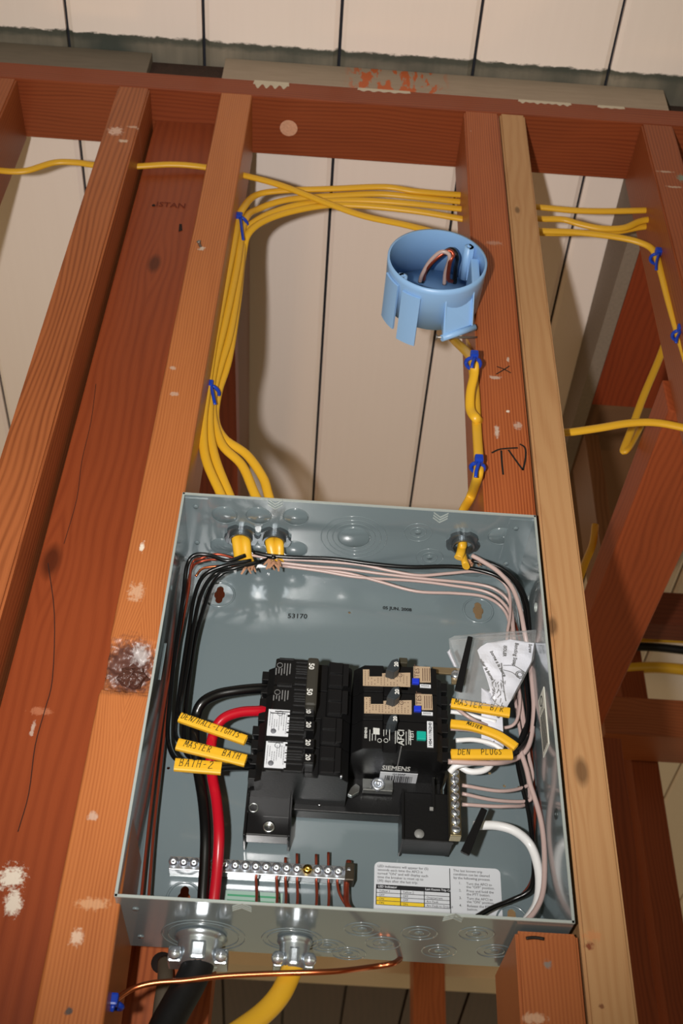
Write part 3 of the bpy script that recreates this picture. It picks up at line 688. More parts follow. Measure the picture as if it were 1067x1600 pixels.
# double-pole 50
t = thing('circuit_breaker', 'double-pole black breaker with a long tied handle marked 50, top left of the rows', 'circuit breaker', (.12, .045, R_[2]))
g = G(); xo = .0835; body(g, xo, 1, R_[1], R_[0], .1557); body(g, xo, 1, R_[2], R_[1], .1557)
obj('housing', g, m_blkp, t)
g = G(); ribs(g, xo, 1, R_[1], R_[0]); ribs(g, xo, 1, R_[2], R_[1]); obj('moulded_rib', g, m_blk2, t)
hx = at(488, 1060, 0).x
hb = obj('tie_handle', G().box(hx-.0046, hx+.0046, -.003, .017, at(486, 1102, -.003).z, at(492, 1027, -.003).z, .0022), mat('handle_black', (46, 44, 38), .5), t)
g = G()
for (u, v) in [(487, 1043), (484, 1083)]:
    p = at(u, v, -.0031); g.text('50', .0060, p+Vector((-.0022, 0, .004)), (0, 0, -1), (1, 0, 0), .0003, bold=.00012)
obj('rating_number', g, m_txt, hb)
for (u0, v0, u1, v1) in [(430, 1034, 456, 1056), (426, 1076, 450, 1096)]:
    a, b = at(u0, v0, .0117), at(u1, v1, .0117); g = G()
    g.ring(((a.x+a.x+.008)/2, .0116, a.z-.003), (0, 1, 0), .0022, .0003, 16)
    for k in range(6): g.box(a.x+.001+.0022*k, a.x+.0018+.0022*k, .0114, .0118, b.z+.0015*(k % 2), a.z-(.006 if k < 3 else .001))
    obj('printed_marking', g, m_gry, t)
# two tandems
def sticker(t, u0, v0, u1, v1, m=m_white):
    a, b = at(u0, v0, .0115), at(u1, v1, .0115); s = obj('rating_label', G().box(a.x, b.x, .0113, .0120, b.z, a.z), m, t, 'white printed label'); g = G()
    W_, H_ = b.x-a.x, a.z-b.z; random.seed(int(v0))
    for k in range(8):
        x = a.x+W_*(.08+.11*k); z1_ = a.z-H_*random.uniform(.05, .2); z0_ = b.z+H_*random.uniform(.08, .5)
        if k in (2, 3): z1_ = a.z-H_*.38
        z = z1_
        while z > z0_:
            l = random.uniform(.0008, .0022); g.quad((x, .0111, max(z0_, z-l)), (x+.0005, .0111, max(z0_, z-l)), (x+.0005, .0111, z), (x, .0111, z)); z -= l+.0004
    g.ring((a.x+W_*.55, .0113, a.z-H_*.14), (0, 1, 0), .0021, .0003, 16)
    g.lathe((a.x+W_*.3, .0113, b.z+H_*.17), (0, -1, 0), [(0, .0022), (.0001, .0022), (.0001, 0)], 14)
    obj('print', g, mat('sticker_grey_print', (104, 106, 112), .6), s)
for i, lab in enumerate(['black tandem breaker with a white label, next below the double-pole one', 'black tandem breaker with a white label, lowest in the left row']):
    z1, z0 = R_[2+i], R_[3+i]; t = thing('circuit_breaker', lab, 'circuit breaker', (.12, .045, z0)); xo = .0800
    obj('housing', body(G(), xo, 1, z0, z1, .1555), m_blkp, t); obj('moulded_rib', ribs(G(), xo, 1, z0, z1), m_blk2, t)
    if i == 0: sticker(t, 420, 1108, 450, 1151)
    else: sticker(t, 416, 1158, 446, 1201)
    for (u, v) in ([(483, 1112), (483, 1134)] if i == 0 else [(482, 1162), (482, 1185)]):
        p = at(u, v, .004); h = obj('toggle', G().box(p.x-.0038, p.x+.0042, .0040, .018, p.z-.0042, p.z+.0042, .001), m_blk2, t)
        g = G(); g.text('20', .0052, p+Vector((-.0022, 0, .0034)), (0, 0, -1), (1, 0, 0), .0003, bold=.0001); obj('rating_number', g, m_txt, h)
# arc-fault breakers, right row
xoR = .2335
def text_up(g, s, size, u, v, y=.0113, bold=0.0001, al='LEFT'):
    g.text(s, size, at(u, v, y), (0, 0, 1), (-1, 0, 0), .0002, bold=bold, align=al)
for i, lab in enumerate(['black arc-fault breaker with tan labels and blue test button, top of the right row', 'black arc-fault breaker with tan labels and blue test button, middle of the right row']):
    z1, z0 = R_[i]-.0006, R_[i+1]-.0006; t = thing('circuit_breaker', lab, 'circuit breaker', (.195, .045, z0)); dv, du = 43*i, 2*i
    obj('housing', body(G(), xoR, -1, z0, z1, .1572), m_blkp, t)
    # tan L-shaped label
    P = [(567, 1046), (577, 1046), (577, 1057), (597, 1057), (597, 1052), (641, 1051), (641, 1073), (567, 1071)]
    s = obj('tan_label', G().prism([at(u+du, v+dv, .0113) for u, v in P], (0, .0008, 0)), m_tanlab, t, 'tan printed label')
    g = G(); random.seed(7+i)
    for k in range(14):
        u = 570+k*5; v1 = 1048 if k < 2 else (1059 if k < 6 else 1054); 
        for v in range(v1, 1070, 3):
            if random.random() < .75: p = at(u+du, v+dv, .0111); g.quad(p, p+Vector((.0006, 0, 0)), p+Vector((.0006, 0, -.0009)), p+Vector((0, 0, -.0009)))
    g.ring(at(625+du, 1055+dv, .0112), (0, 1, 0), .0016, .00025, 14)
    obj('print', g, m_tantxt, s)
    P = [(646, 1041), (672, 1042), (673, 1066), (656, 1066), (656, 1059), (646, 1059)]
    s = obj('tan_label', G().prism([at(u+du*1.5, v+dv, .0113) for u, v in P], (0, .0008, 0)), m_tanlab, t, 'tan label reading TEST')
    g = G(); text_up(g, 'TEST', .0058, 655+du*1.5, 1059+dv, .0110, 0)
    for k in range(4):
        p = at(660+3.4*k+du*1.5, 1064+dv, .0111); q_ = at(660+3.4*k+du*1.5, 1044+dv, .0111); g.quad(p, p+Vector((.0006, 0, 0)), Vector((p.x+.0006, p.y, q_.z)), Vector((p.x, p.y, q_.z)))
    obj('print', g, m_tantxt, s)
    p = at(650+du*1.5, 1064+dv, .010); obj('test_button', G().box(p.x-.0032, p.x+.0026, .0095, .014, p.z-.0024, p.z+.0024, .0006), mat('blue_button', (28, 52, 190), .35), t, 'blue test button')
    a, b = at(656+du*1.5, 1069+dv, .0112), at(673+du*1.5, 1075+dv, .0112); s = obj('serial_label', G().box(a.x, b.x, .0110, .0118, b.z, a.z), m_white, t, 'white serial strip')
    g = G()
    for k in range(7): x = a.x+.001+(b.x-a.x-.002)*k/7; g.quad((x, .0108, b.z+.0007), (x+.0005, .0108, b.z+.0007), (x+.0005, .0108, a.z-.0007), (x, .0108, a.z-.0007))
    obj('print', g, m_gry, s)
    # handle leaning up with 20
    ps = [(603, 1046), (612, 1031), (622, 1028), (624, 1044), (616, 1050)]
    h = obj('toggle', G().prism([at(u+du*.6, v+dv, .0) for u, v in ps], (0, .016, 0), .0006), mat('handle_slate', (48, 54, 58), .4), t)
    g = G(); p = at(622+du*.6, 1042+dv, -.0004); g.text('20', .0046, p, (0, 0, 1), (-1, 0, 0), .0002, bold=.00015); obj('rating_number', g, m_txt, h)
    p = at(629+du, 1034+dv, .013); obj('handle_stop', G().box(p.x-.003, p.x+.004, .012, .02, p.z-.002, p.z+.0035, .0008), mat('olive_black', (56, 52, 40), .5), t)
# third: AFCI
z1, z0 = R_[2]-.0006, R_[3]-.0006
t = thing('circuit_breaker', 'black arc-fault breaker with white AFCI lettering and green test button, lowest in the right row', 'circuit breaker', (.195, .045, z0))
obj('housing', body(G(), xoR, -1, z0, z1, .1572), m_blkp, t)
g = G(); text_up(g, 'AFCI', .0066, 631, 1165, .0112, .00008); text_up(g, 'TEST', .0044, 646, 1158, .0112, .00004)
text_up(g, 'SIEMENS', .0026, 573, 1154, .0112, .0001)
for k, (u, v0, v1) in enumerate([(577, 1158, 1140), (581, 1157, 1146), (586, 1157, 1140), (599, 1150, 1140), (603, 1148, 1140), (608, 1157, 1140), (617, 1162, 1142), (620, 1160, 1142), (634, 1164, 1143), (638, 1163, 1140), (641, 1164, 1144)]):
    a, b = at(u, v0, .0113), at(u, v1, .0113); g.quad(a, a+Vector((.0005, 0, 0)), Vector((a.x+.0005, a.y, b.z)), Vector((a.x, a.y, b.z)))
for (u, v) in [(593, 1157), (603, 1157)]: g.ring(at(u, v, .0114), (0, 1, 0), .0016, .00025, 14)
g.add([at(583, 1147, .0113), at(593, 1148, .0113), at(593, 1138, .0113), at(583, 1137, .0113)], [(0, 1, 2, 3)])
obj('white_lettering', g, mat('printed_soft_white', (190, 192, 188), .5), t)
a, b = at(651, 1142, .010), at(666, 1156, .010); obj('test_button', G().box(a.x, b.x, .0095, .014, b.z, a.z, .0008), mat('teal_button', (16, 158, 142), .35), t, 'green test button')
a, b = at(667, 1127, .0112), at(677, 1168, .0112); s = obj('serial_label', G().box(a.x, b.x, .0110, .0118, b.z, a.z), m_white, t, 'white serial sticker')
g = G(); g.text('H04111962H0', .0034, Vector((b.x-.0012, .0110, b.z+.0012)), (0, 0, 1), (-1, 0, 0), .0002, bold=.0001); obj('print', g, m_blk, s)
p = at(614, 1121, .004); h = obj('toggle', G().prism([at(u, v, .002) for u, v in [(604, 1130), (610, 1117), (620, 1115), (622, 1127), (617, 1131)]], (0, .014, 0), .0006), mat('handle_slate', (48, 54, 58)), t)
g = G(); g.text('20', .0042, at(620, 1127, .0016), (0, 0, 1), (-1, 0, 0), .0002, bold=.00012); obj('rating_number', g, m_txt, h)
# sticker on the underside of the AFCI housing
zu = z0-.0002
q = [atz(597, 1206, zu), atz(655, 1209, zu), atz(647, 1226, zu), atz(589, 1221, zu)]
xa_, xb_ = (q[0].x+q[3].x)/2, (q[1].x+q[2].x)/2; ya_, yb_ = (q[0].y+q[1].y)/2, (q[2].y+q[3].y)/2
s = obj('side_sticker', G().box(xa_, xb_, ya_, yb_, zu-.0004, zu), m_white, t, 'white barcode sticker on the side')
g = G(); g.text('Q120AF', .0030, ((xa_+xb_)/2, ya_+.0032, zu-.0007), (1, 0, 0), (0, -1, 0), .0, align='CENTER', bold=.00006, sy=1.4)
random.seed(3); x = xa_+.004
while x < xb_-.004:
    ww = random.choice((.0003, .0005, .0009)); g.quad((x, ya_+.0045, zu-.0006), (x, yb_-.002, zu-.0006), (x+ww, yb_-.002, zu-.0006), (x+ww, ya_+.0045, zu-.0006)); x += ww+random.choice((.0003, .0006))
obj('barcode', g, m_blk, s)
g = G(); p = atz(598, 1203, zu); g.text('SIEMENS', .0060, (p.x-.001, ya_-.0045, zu-.0006), (1, 0, 0), (0, -1, 0), 0, bold=.00012, sy=1.7)
obj('maker_name', g, m_txt, t)
g = G(); a, b = atz(627, 1166, zu), atz(626, 1198, zu); g.box(a.x-.0005, a.x+.0005, a.y, b.y, zu-.0003, zu); obj('grey_streak', g, m_gry, t)  # thin grey streak along the underside
# metal terminal plate at the top right
c0, c1 = at(697, 1044, .030), at(722, 1070, .030)
g = G().box(c0.x-.012, c1.x, .029, .031, c0.z-.006, c0.z, .0003).box(c0.x+.004, c1.x, .0285, .031, c1.z, c0.z, .0004)
tp_ = thing('terminal_plate', 'tan metal terminal plate with a screw beside the top right breaker', 'terminal', (c1.x-.006, .03, c1.z)); obj('plate', g, mat('dull_brass_plate', (186, 164, 128), .35, .8), tp_)
obj('screw', G().lathe(at(712, 1055, .0285), (0, -1, 0), [(0, .0042), (.0015, .004), (.0026, .0022), (.0027, 0)], 18), m_zinc, tp_)

# ================================================================== GROUND BAR
a, b = at(263, 1358, .064), at(551, 1371, .064); zc = (a.z+b.z)/2; 
gbt = thing('ground_bar', 'long bright metal ground bar with a row of screws near the panel bottom', 'terminal bar', ((a.x+b.x)/2, .07, zc-.002))
obj('bar', G().box(a.x, b.x, .064, .073, zc-.001, zc+.0095, .0006), m_metal, gbt)
for k in range(18):
    u = 271+16.1*k; p = at(u, 1346.5+(u-271)*.047, .063); brass = k == 13
    g = G().lathe((p.x, .064, zc+.005), (0, -1, -.25), [(0, .0037), (.0022, .0037), (.0034, .003), (.004, .0012), (.0034, 0)], 16)
    s = obj('screw', g, m_brass if brass else m_zinc, gbt, 'brass screw' if brass else None)
g = G().box(b.x-.006, b.x+.001, .060, .0735, zc-.003, zc+.011, .001); obj('end_clip', g, mat('end_clip_dark', (70, 62, 50), .4, .5), gbt)
g = G().box(a.x, b.x, .0735, YB_, zc+.001, zc+.006); obj('standoff', g, m_alum, gbt)

# ================================================================== CABLE CLAMPS
m_die = mat('die_cast_zinc', (126, 132, 136), .35, .9)
def locknut(u, v, label, r=.0135):
    c = atz(u, v, zt); t = thing('cable_connector', label, 'cable connector', c, 'cable connectors in the panel top')
    g = G()
    for k in range(10):
        th0 = 2*PI*k/10; n_ = 5; poly = []
        rr = r*(1.12 if k % 2 == 0 else 1.0)
    seg = 40; vs = []
    for (h, fr) in [(0, 1), (.004, 1)]:
        for j in range(seg): rr = r*(1.13 if (j % 8) < 5 else .98)*fr; vs.append(c+Vector((rr*math.cos(2*PI*j/seg), rr*math.sin(2*PI*j/seg), -h)))
    for (h, rr) in [(.004, r*.80), (.0075, r*.78), (.0075, r*.66), (-.004, r*.66)]:
        for j in range(seg): vs.append(c+Vector((rr*math.cos(2*PI*j/seg), rr*math.sin(2*PI*j/seg), -h)))
    fs = []
    for i in range(5):
        for j in range(seg): q_ = (j+1) % seg; fs.append((i*seg+j, i*seg+q_, (i+1)*seg+q_, (i+1)*seg+j))
    g.add(vs, fs, False)
    obj('locknut', g, m_die, t)
    g = G().lathe(c+Vector((0, 0, th+.0002)), (0, 0, 1), [(0, r*.9), (.012, r*.9), (.012, r*.5), (0, r*.5)], 24); obj('clamp_body', g, m_die, t)
    return c
cA = locknut(377, 836, 'grey metal locknut holding two yellow cables, leftmost in the panel top')
cB = locknut(429, 839, 'grey metal locknut holding yellow cables, second from left in the panel top')
cC = locknut(723, 846, 'grey metal locknut with a yellow cable at the right of the panel top')
def clampB(u, v, r, label, m):
    c = atz(u, v, 0); t = thing('cable_clamp', label, 'cable connector', c+Vector((0, 0, -.022)))
    g = G().lathe(c, (0, 0, -1), [(0, r*1.15), (.002, r*1.2), (.004, r*1.05), (.006, r), (.010, r), (.013, r*.92), (.022, r*.88)], 32)
    obj('collar', g, m, t)
    for s in (-1, 1):
        p = c+Vector((s*r*1.02, -r*.25, -.016))
        w_ = obj('clamp_ear', G().box(p.x-r*.32, p.x+r*.32, p.y-.004, p.y+r*.9, p.z-.0055, p.z+.0055, .0015), m, t)
        obj('screw', G().lathe((p.x, p.y-.004, p.z), (0, -1, -.2), [(0, .0048), (.0015, .0048), (.003, .0035), (.0034, 0)], 16), m_zinc, t)
    obj('saddle', G().box(c.x-r*.35, c.x+r*.35, c.y-r*1.02, c.y-r*.6, -.021, -.008, .002), m, t)
    return c
m_brt = mat('bright_clamp', (184, 192, 198), .27, .85)
cD = clampB(314, 1462, .0158, 'large shiny cable clamp under the panel holding the thick black cable', m_brt)
cE = clampB(461, 1468, .0108, 'smaller shiny cable clamp under the panel holding a yellow cable', m_brt)

# ================================================================== CABLES
m_cab = mat('yellow_jacket', (220, 168, 40), .38, 0, .5, bump=.05, bscale=150)
m_lbl = m_cab
def cable(pts, label, a=.0047, b=.0032, group=None, m=m_cab, name='yellow_cable', cat='cable', up=(0, 1, 0), seg=12):
    return one(name, G().tube(pts, a, b, seg, up), m, label, cat, group)
GB = 'yellow cables bundled from the stud down into the panel'
Yc = .045
cable(px((760, 306, .055), (728, 305), (650, 299, .05), (600, 292), (520, 295), (440, 298), (400, 305), (380, 325, .04), (372, 345), (361, 400), (347, 470), (333, 540), (323, 608), (317, 660), (321, 715), (345, 772), (368, 822))+[cA+Vector((-.004, 0, -.004)), at(373, 868, .046), at(372, 880, .048)], 'topmost yellow cable of the bundle, bending down the left stud into the first locknut')
cable(px((760, 316, .06), (728, 316), (650, 308, .055), (590, 303), (520, 306), (450, 312), (405, 326), (382, 345, .045), (369, 420), (352, 500), (337, 560), (329, 608), (327, 665), (336, 715), (358, 772), (380, 824))+[cA+Vector((.004, 0, -.004)), at(386, 868, .046), at(392, 884, .048)], 'second yellow cable of the bundle, entering the first locknut beside the topmost one')
cable(px((760, 326, .052), (728, 327), (640, 318, .047), (560, 313), (490, 316), (440, 327), (400, 345), (381, 368, .050), (374, 430), (359, 520), (344, 570), (334, 608), (332, 650), (347, 695), (378, 727), (398, 772), (424, 826))+[cB+Vector((-.004, 0, -.004)), at(426, 868, .046), at(424, 878, .048)], 'yellow cable of the bundle fanning right below the lower blue tie, inner of the pair')
cable(px((760, 346, .048), (728, 343), (650, 330, .044), (560, 321), (500, 322), (430, 338), (390, 362), (379, 400, .055), (371, 470), (357, 560), (341, 612), (336, 655), (350, 685), (385, 710), (410, 745), (419, 772), (434, 828))+[cB+Vector((.004, 0, -.004)), at(436, 868, .046), at(436, 878, .048)], 'yellow cable of the bundle fanning right below the lower blue tie, outer of the pair')
cable(px((-6, 266, .036), (20, 268), (45, 266), (85, 254), (120, 254), (150, 258), (207, 260, .036), (270, 257), (325, 262, .038), (385, 275), (440, 290), (510, 317), (570, 338), (640, 353, .030), (700, 372, .014), (704, 400, .004)), 'single yellow cable crossing from the left edge through two studs to the blue box')
cable(px((694, 462, .004), (690, 488, .016), (705, 525, .030))+[atx(727, 548, .2565), atx(739, 563, .2605), atx(741, 583, .262), atx(735, 612, .2585), atx(735, 640, .2585), atx(745, 655, .264), atx(752, 661, .272)], 'yellow cable looping from the blue box back into the reddish stud')
cable(px((722, 390, .085), (731, 500, .085))+[atx(737, 560, .2665), atx(742, 610, .2655), atx(745, 670, .2645), atx(748, 722, .263), atx(746, 745, .2615)]+px((736, 775, .033), (722, 802, .030), (722, 826))+[cC+Vector((0, 0, -.004)), at(722, 862, .036), at(728, 885, .034)], 'yellow cable running down beside the reddish stud into the right locknut')
cable(px((722, 848, .034), (720, 862, .03), (716, 872)), 'short yellow cable end hanging beside another in the right locknut', .004, .003)
cable(px((820, 322, .045), (845, 324), (900, 329), (950, 330), (1000, 329), (1045, 327)), 'upper of the yellow cables crossing right of the pale stud')
cable(px((820, 340, .045), (848, 342), (880, 343), (905, 350), (940, 357), (975, 356), (1000, 346), (1020, 343), (1034, 347), (1060, 350)), 'wavy yellow cable crossing right of the pale stud, under the upper one')
cable(px((820, 362, .055), (848, 364), (900, 364), (960, 362), (1000, 355), (1033, 352), (1050, 352)), 'middle yellow cable crossing right of the pale stud, touching the wavy one')
cable(px((820, 358, .038), (850, 361), (900, 363), (960, 370), (1000, 379), (1022, 393), (1033, 425), (1045, 470), (1058, 515), (1075, 570)), 'lowest yellow cable right of the pale stud, turning down at a blue tie')
cable(px((870, 676, .05), (893, 675), (935, 669), (985, 661), (1030, 661), (1090, 673)), 'single yellow cable leaving the pale stud to the right edge')
cable(px((1046, 515, .20), (1030, 560), (1005, 620), (985, 675), (974, 704), (982, 700), (1000, 668, .22)), 'yellow cable slanting down beside the broad beam and hooked at its end')
cable(px((930, 820, .35), (926, 850), (914, 880), (900, 920)), 'short glimpse of yellow cable between the pale stud and the broad beam')
cable(px((985, 1000, .97), (1030, 1000), (1100, 1002)), 'upper blurred yellow cable behind, at the right edge', .005, .005)
cable(px((975, 1045, 1.0), (1030, 1043), (1100, 1050)), 'lower blurred yellow cable behind, at the right edge', .011, .009)
m_bj = mat('black_jacket', (14, 14, 15), .5, 0, .4, bump=.15, bscale=90)
cable(px((985, 1010, .95), (1020, 1011), (1060, 1015), (1110, 1022)), 'blurred black cable behind, at the right edge', .008, .008, None, m_bj, 'black_cable')
cable([cD+Vector((0, 0, .003)), cD+Vector((0, 0, -.01)), at(312, 1500, .050), at(297, 1535, .048), at(276, 1572, .044), at(255, 1612, .04), at(236, 1665, .035)], 'thick black cable hanging from the large clamp under the panel', .0112, .0112, None, m_bj, 'black_cable', seg=20)
cable([cE+Vector((0, 0, .003)), cE+Vector((0, 0, -.01)), at(460, 1502, .046), at(452, 1525, .045), at(436, 1556, .04), at(408, 1586, .036), at(360, 1620, .03)], 'yellow cable curving down from the smaller clamp under the panel', .0078, .006, seg=16)
m_cu = mat('bare_copper', (214, 120, 78), .28, 1)
m_cud = mat('bare_copper_aged', (160, 72, 50), .35, .7)
cable(px((150, 1590, .03), (176, 1566), (205, 1546, .035), (240, 1536), (290, 1532), (350, 1525), (430, 1521), (520, 1518), (580, 1511, .06), (612, 1506), (624, 1499, .072))+[atz(625, 1495, .002)], 'bare copper wire running under the panel up into its bottom', .0021, .0021, None, m_cu, 'ground_wire', 'wire', seg=8)
# blue ties
m_blue = mat('blue_tie', (20, 60, 170), .35)
def tie(u, v, Y, label, tail=(10, 40), r=.009, ax=None):
    c = at(u, v, Y); t = thing('blue_tie', label, 'cable tie', c)
    g = G().ring(c+Vector((0, .004, 0)), ax or (.15, 0, 1), r, .0021, 20, 6); obj('loop', g, m_blue, t)
    g = G().box(c.x-.0042, c.x+.0036, c.y-.010, c.y-.003, c.z-.0036, c.z+.0044, .0015); obj('lock', g, m_blue, t)
    g = G().tube([c+Vector((.001, -.007, 0)), at(u+tail[0]*.6, v+tail[1]*.4, Y-.008), at(u+tail[0], v+tail[1], Y-.006)], .0017, .0007, 6); obj('tail', g, m_blue, t)
tie(374, 345, .042, 'blue tie where the cable bundle turns down the stud', (6, 30), .0095)
tie(328, 608, .046, 'blue tie around the bundle above the left locknuts', (8, 24), .0095)
tie(740, 563, atx(739, 563, .2605).y-.004, 'blue tie just below the blue round box', (-3, 12), .007)
tie(747, 726, atx(748, 724, .2630).y-.004, 'blue tie on the cable just above the panel', (-4, 20), .006)
tie(1027, 400, .036, 'blue tie on the yellow cable at the upper right stud', (-2, 22), .007)
tie(1062, 520, .036, 'blue tie at the right edge below the other right-hand tie', (-6, 16), .007)
tie(178, 1568, .030, 'blue tie around the copper wire at the lower left stud', (-4, 12), .005)
tie(188, 1560, .030, 'blue tie beside the copper wire end at the lower left stud', (2, 22), .004) if False else None

# ================================================================== BLUE ROUND BOX
YR = -.055; DY = YR+.012
m_bb = mat('blue_pvc', (142, 184, 230), .4, 0, .5)
cb = (at(612, 417, YR)+at(755, 417, YR))*.5; Rb = (at(755, 417, YR).x-at(612, 417, YR).x)/2
cb = Vector((cb.x, YR, (at(684, 354, YR).z+at(684, 459, YR).z)/2))
Rb = (Rb+(at(684, 354, YR).z-at(684, 459, YR).z)/2)/2
bbx = thing('round_outlet_box', 'light blue round plastic outlet box nailed to the reddish stud', 'outlet box', (cb.x, -.03, cb.z-Rb))
Lb = .052
g = G().lathe(cb, (0, 1, 0), [(0, Rb-.0022), (0, Rb), (.006, Rb), (Lb, Rb*.97), (Lb, Rb*.97-.002), (.0, Rb-.0022)], 56)
g.f = [f for f in g.f if len(f) == 4]; g.sm = [True]*len(g.f)
obj('shell', g, m_bb, bbx)
g = G().lathe(cb+Vector((0, Lb-.002, 0)), (0, 1, 0), [(0, Rb*.96), (.002, Rb*.96)], 40)
obj('back_wall', g, m_bb, bbx)
def arcpt(deg, y, r): a_ = math.radians(deg); return Vector((cb.x+r*math.cos(a_), y+DY, cb.z+r*math.sin(a_)))
for (d0, d1, y0, y1) in [(196, 222, .004, .066), (229, 252, .006, .074)]:
    g = G(); n_ = 8
    vs = []
    for i in range(n_+1):
        dg = d0+(d1-d0)*i/n_
        for (yy, rr) in [(y0-.012+.006, Rb+.0002), (y1-.012, Rb+.0004), (y1-.012, Rb+.0028), (y0-.012+.006, Rb+.0024)]: vs.append(arcpt(dg, yy, rr))
    fs = [(0, 1, 2, 3), tuple(4*n_+k for k in (3, 2, 1, 0))]
    for i in range(n_):
        for k in range(4): fs.append((4*i+k, 4*i+4+k, 4*i+4+(k+1) % 4, 4*i+(k+1) % 4))
    g.add(vs, fs); obj('side_tab', g, m_bb, bbx)
# nail bracket to the stud
nb0 = Vector((.268, 0, 0))
g = G(); za = at(705, 470, 0).z
g.hexa([at(697, 460, -.002), at(738, 448, -.002), at(738, 448, .004)+Vector((.0, 0, 0)), at(697, 460, .004)], [at(703, 487, .012)+Vector((0, .022, 0)), at(745, 478, .012)+Vector((0, .02, 0)), at(745, 478, .012)+Vector((0, .024, 0)), at(703, 487, .012)+Vector((0, .026, 0))])
p0 = arcpt(280, .0, Rb-.001); p1 = arcpt(318, .0, Rb-.001)
g = G()
for p in (p0, p1):
    g.prism([p, p+Vector((.001, .034, 0)), p+Vector((.002, .034, -.018)), p+Vector((.001, .016, -.008))], (.0014, 0, .0004))
q0, q1 = p0+Vector((.001, .034, -.018)), p1+Vector((.002, .034, -.018+.004))
g.hexa([p0+Vector((0, .006, 0)), p1+Vector((0, .006, 0)), p1+Vector((0, .034, 0)), p0+Vector((0, .034, 0))], [q0+Vector((0, -.002, 0)), q1+Vector((0, -.002, 0)), q1+Vector((0, .002, 0)), q0+Vector((0, .002, 0))])
g.tube([q0+Vector((-.001, 0, -.001)), q1+Vector((.004, 0, .0))], .0035, seg=12)
br = obj('nail_bracket', g, m_bb, bbx)
obj('nail', G().tube([q0+Vector((-.006, -.001, -.001)), q1+Vector((.016, .014, .001))], .0013, seg=8).lathe(q0+Vector((-.006, -.001, -.001)), (-1, 0, 0), [(0, .003), (.001, .003), (.001, 0)], 12), mat('galvanised', (150, 145, 140)), br)
# inner screw bosses
for (dg, L_) in [(40, .040), (218, .040)]:
    p = arcpt(dg, 0, Rb-.0065); g = G().lathe(p+Vector((0, -.009, 0)), (0, 1, 0), [(.003, 0), (.003, .0018), (0, .0020), (0, .0048), (L_, .0052)], 16); g.box(min(p.x, p.x+math.cos(math.radians(dg))*.005), max(p.x, p.x+math.cos(math.radians(dg))*.005)+.001, -.009+DY, -.009+DY+L_, p.z-.0048, p.z+.0048)
    obj('screw_boss', g, m_bb, bbx)
g = G(); p = arcpt(20, 0, Rb-.006); g.box(p.x-.006, p.x+.003, DY, DY+.04, cb.z-.02, cb.z+.022, .002); obj('inner_cheek', g, m_bb, bbx)
m_pink = mat('white_wire_jacket', (182, 158, 152), .32, 0, .5); m_bw = mat('black_wire_jacket', (10, 10, 11), .28, 0, .5); m_whw = mat('pure_white_wire', (226, 226, 226), .3)
one('box_wire', G().tube(px((706, 440, -0.013), (700, 435, -0.023), (703, 410, -0.048), (708, 398, -0.055), (700, 392, -0.057), (680, 405, -0.048), (665, 422, -0.033), (662, 437, -0.013)), .0022, seg=8), m_cud, 'bare copper wire folded inside the blue round box', 'wire')
one('box_wire', G().tube(px((694, 444, -0.013), (696, 425, -0.031), (702, 405, -0.051), (700, 396, -0.057), (688, 394, -0.057), (672, 408, -0.045), (660, 428, -0.028), (656, 440, -0.013)), .0022, seg=8), m_pink, 'white wire folded inside the blue round box', 'wire')
one('box_wire', G().tube(px((710, 442, -0.008), (712, 418, -0.028), (714, 402, -0.047), (706, 390, -0.053), (692, 396, -0.049), (675, 410, -0.039), (664, 428, -0.023), (660, 440, -0.008)), .0026, seg=8), m_bw, 'black wire folded inside the blue round box', 'wire')

# ================================================================== WIRES INSIDE THE PANEL
def wire(pts, m, r, label, name, group=None): return one(name, G().tube(pts, r, r, 8, (0, 1, 0)), m, label, 'wire', group)
r12 = .0019
GBK = 'black branch wires down the left side of the panel'; GCU = 'bare copper ground wires down the left side of the panel'; GWH = 'white neutral wires along the right side of the panel'
wire(px((383, 868, .040), (355, 876), (325, 867), (303, 868), (292, 885, .045), (287, 925), (281, 970, .05), (272, 1030), (266, 1090), (262, 1140, .045), (264, 1165), (272, 1183, .035), (285, 1191, .03)), m_bw, r12, 'outermost black wire at left, bending into the lowest yellow sleeve', 'black_wire')
wire(px((392, 876, .040), (350, 884), (318, 900, .045), (303, 935), (295, 985), (285, 1050), (277, 1110), (274, 1145, .04), (279, 1158, .03)), m_bw, r12, 'black wire at left leading to the middle yellow sleeve', 'black_wire')
wire(px((405, 878, .038), (365, 888), (335, 898, .045), (316, 925), (304, 970), (293, 1040), (284, 1090), (281, 1112, .035), (286, 1121, .028)), m_bw, r12, 'black wire at left leading to the top yellow sleeve', 'black_wire')
wire(px((430, 870, .04), (400, 880, .05), (360, 890), (335, 908, .055), (320, 945), (305, 1000), (296, 1060), (290, 1110), (287, 1150), (290, 1175), (300, 1187, .05)), m_bw, r12, 'innermost black wire at left, passing behind the yellow sleeves', 'black_wire')
wire(px((372, 874, .05), (340, 866), (315, 872), (300, 880, .055), (295, 920), (285, 975, .06), (272, 1040), (260, 1120), (251, 1200), (241, 1290), (234, 1380), (232, 1410)), m_cud, .0012, 'inner of two bare copper wires down the left side', 'ground_wire')
wire(px((376, 878, .05), (340, 874), (312, 878), (299, 890, .06), (288, 935), (275, 1000, .065), (260, 1080), (248, 1160), (238, 1240), (228, 1330), (220, 1410)), m_cud, .0012, 'outer of two bare copper wires down the left side', 'ground_wire')
wire(px((385, 882, .046), (350, 884), (318, 888), (306, 900)), m_cu, .0012, 'short bright copper wire at the upper left corner', 'ground_wire')
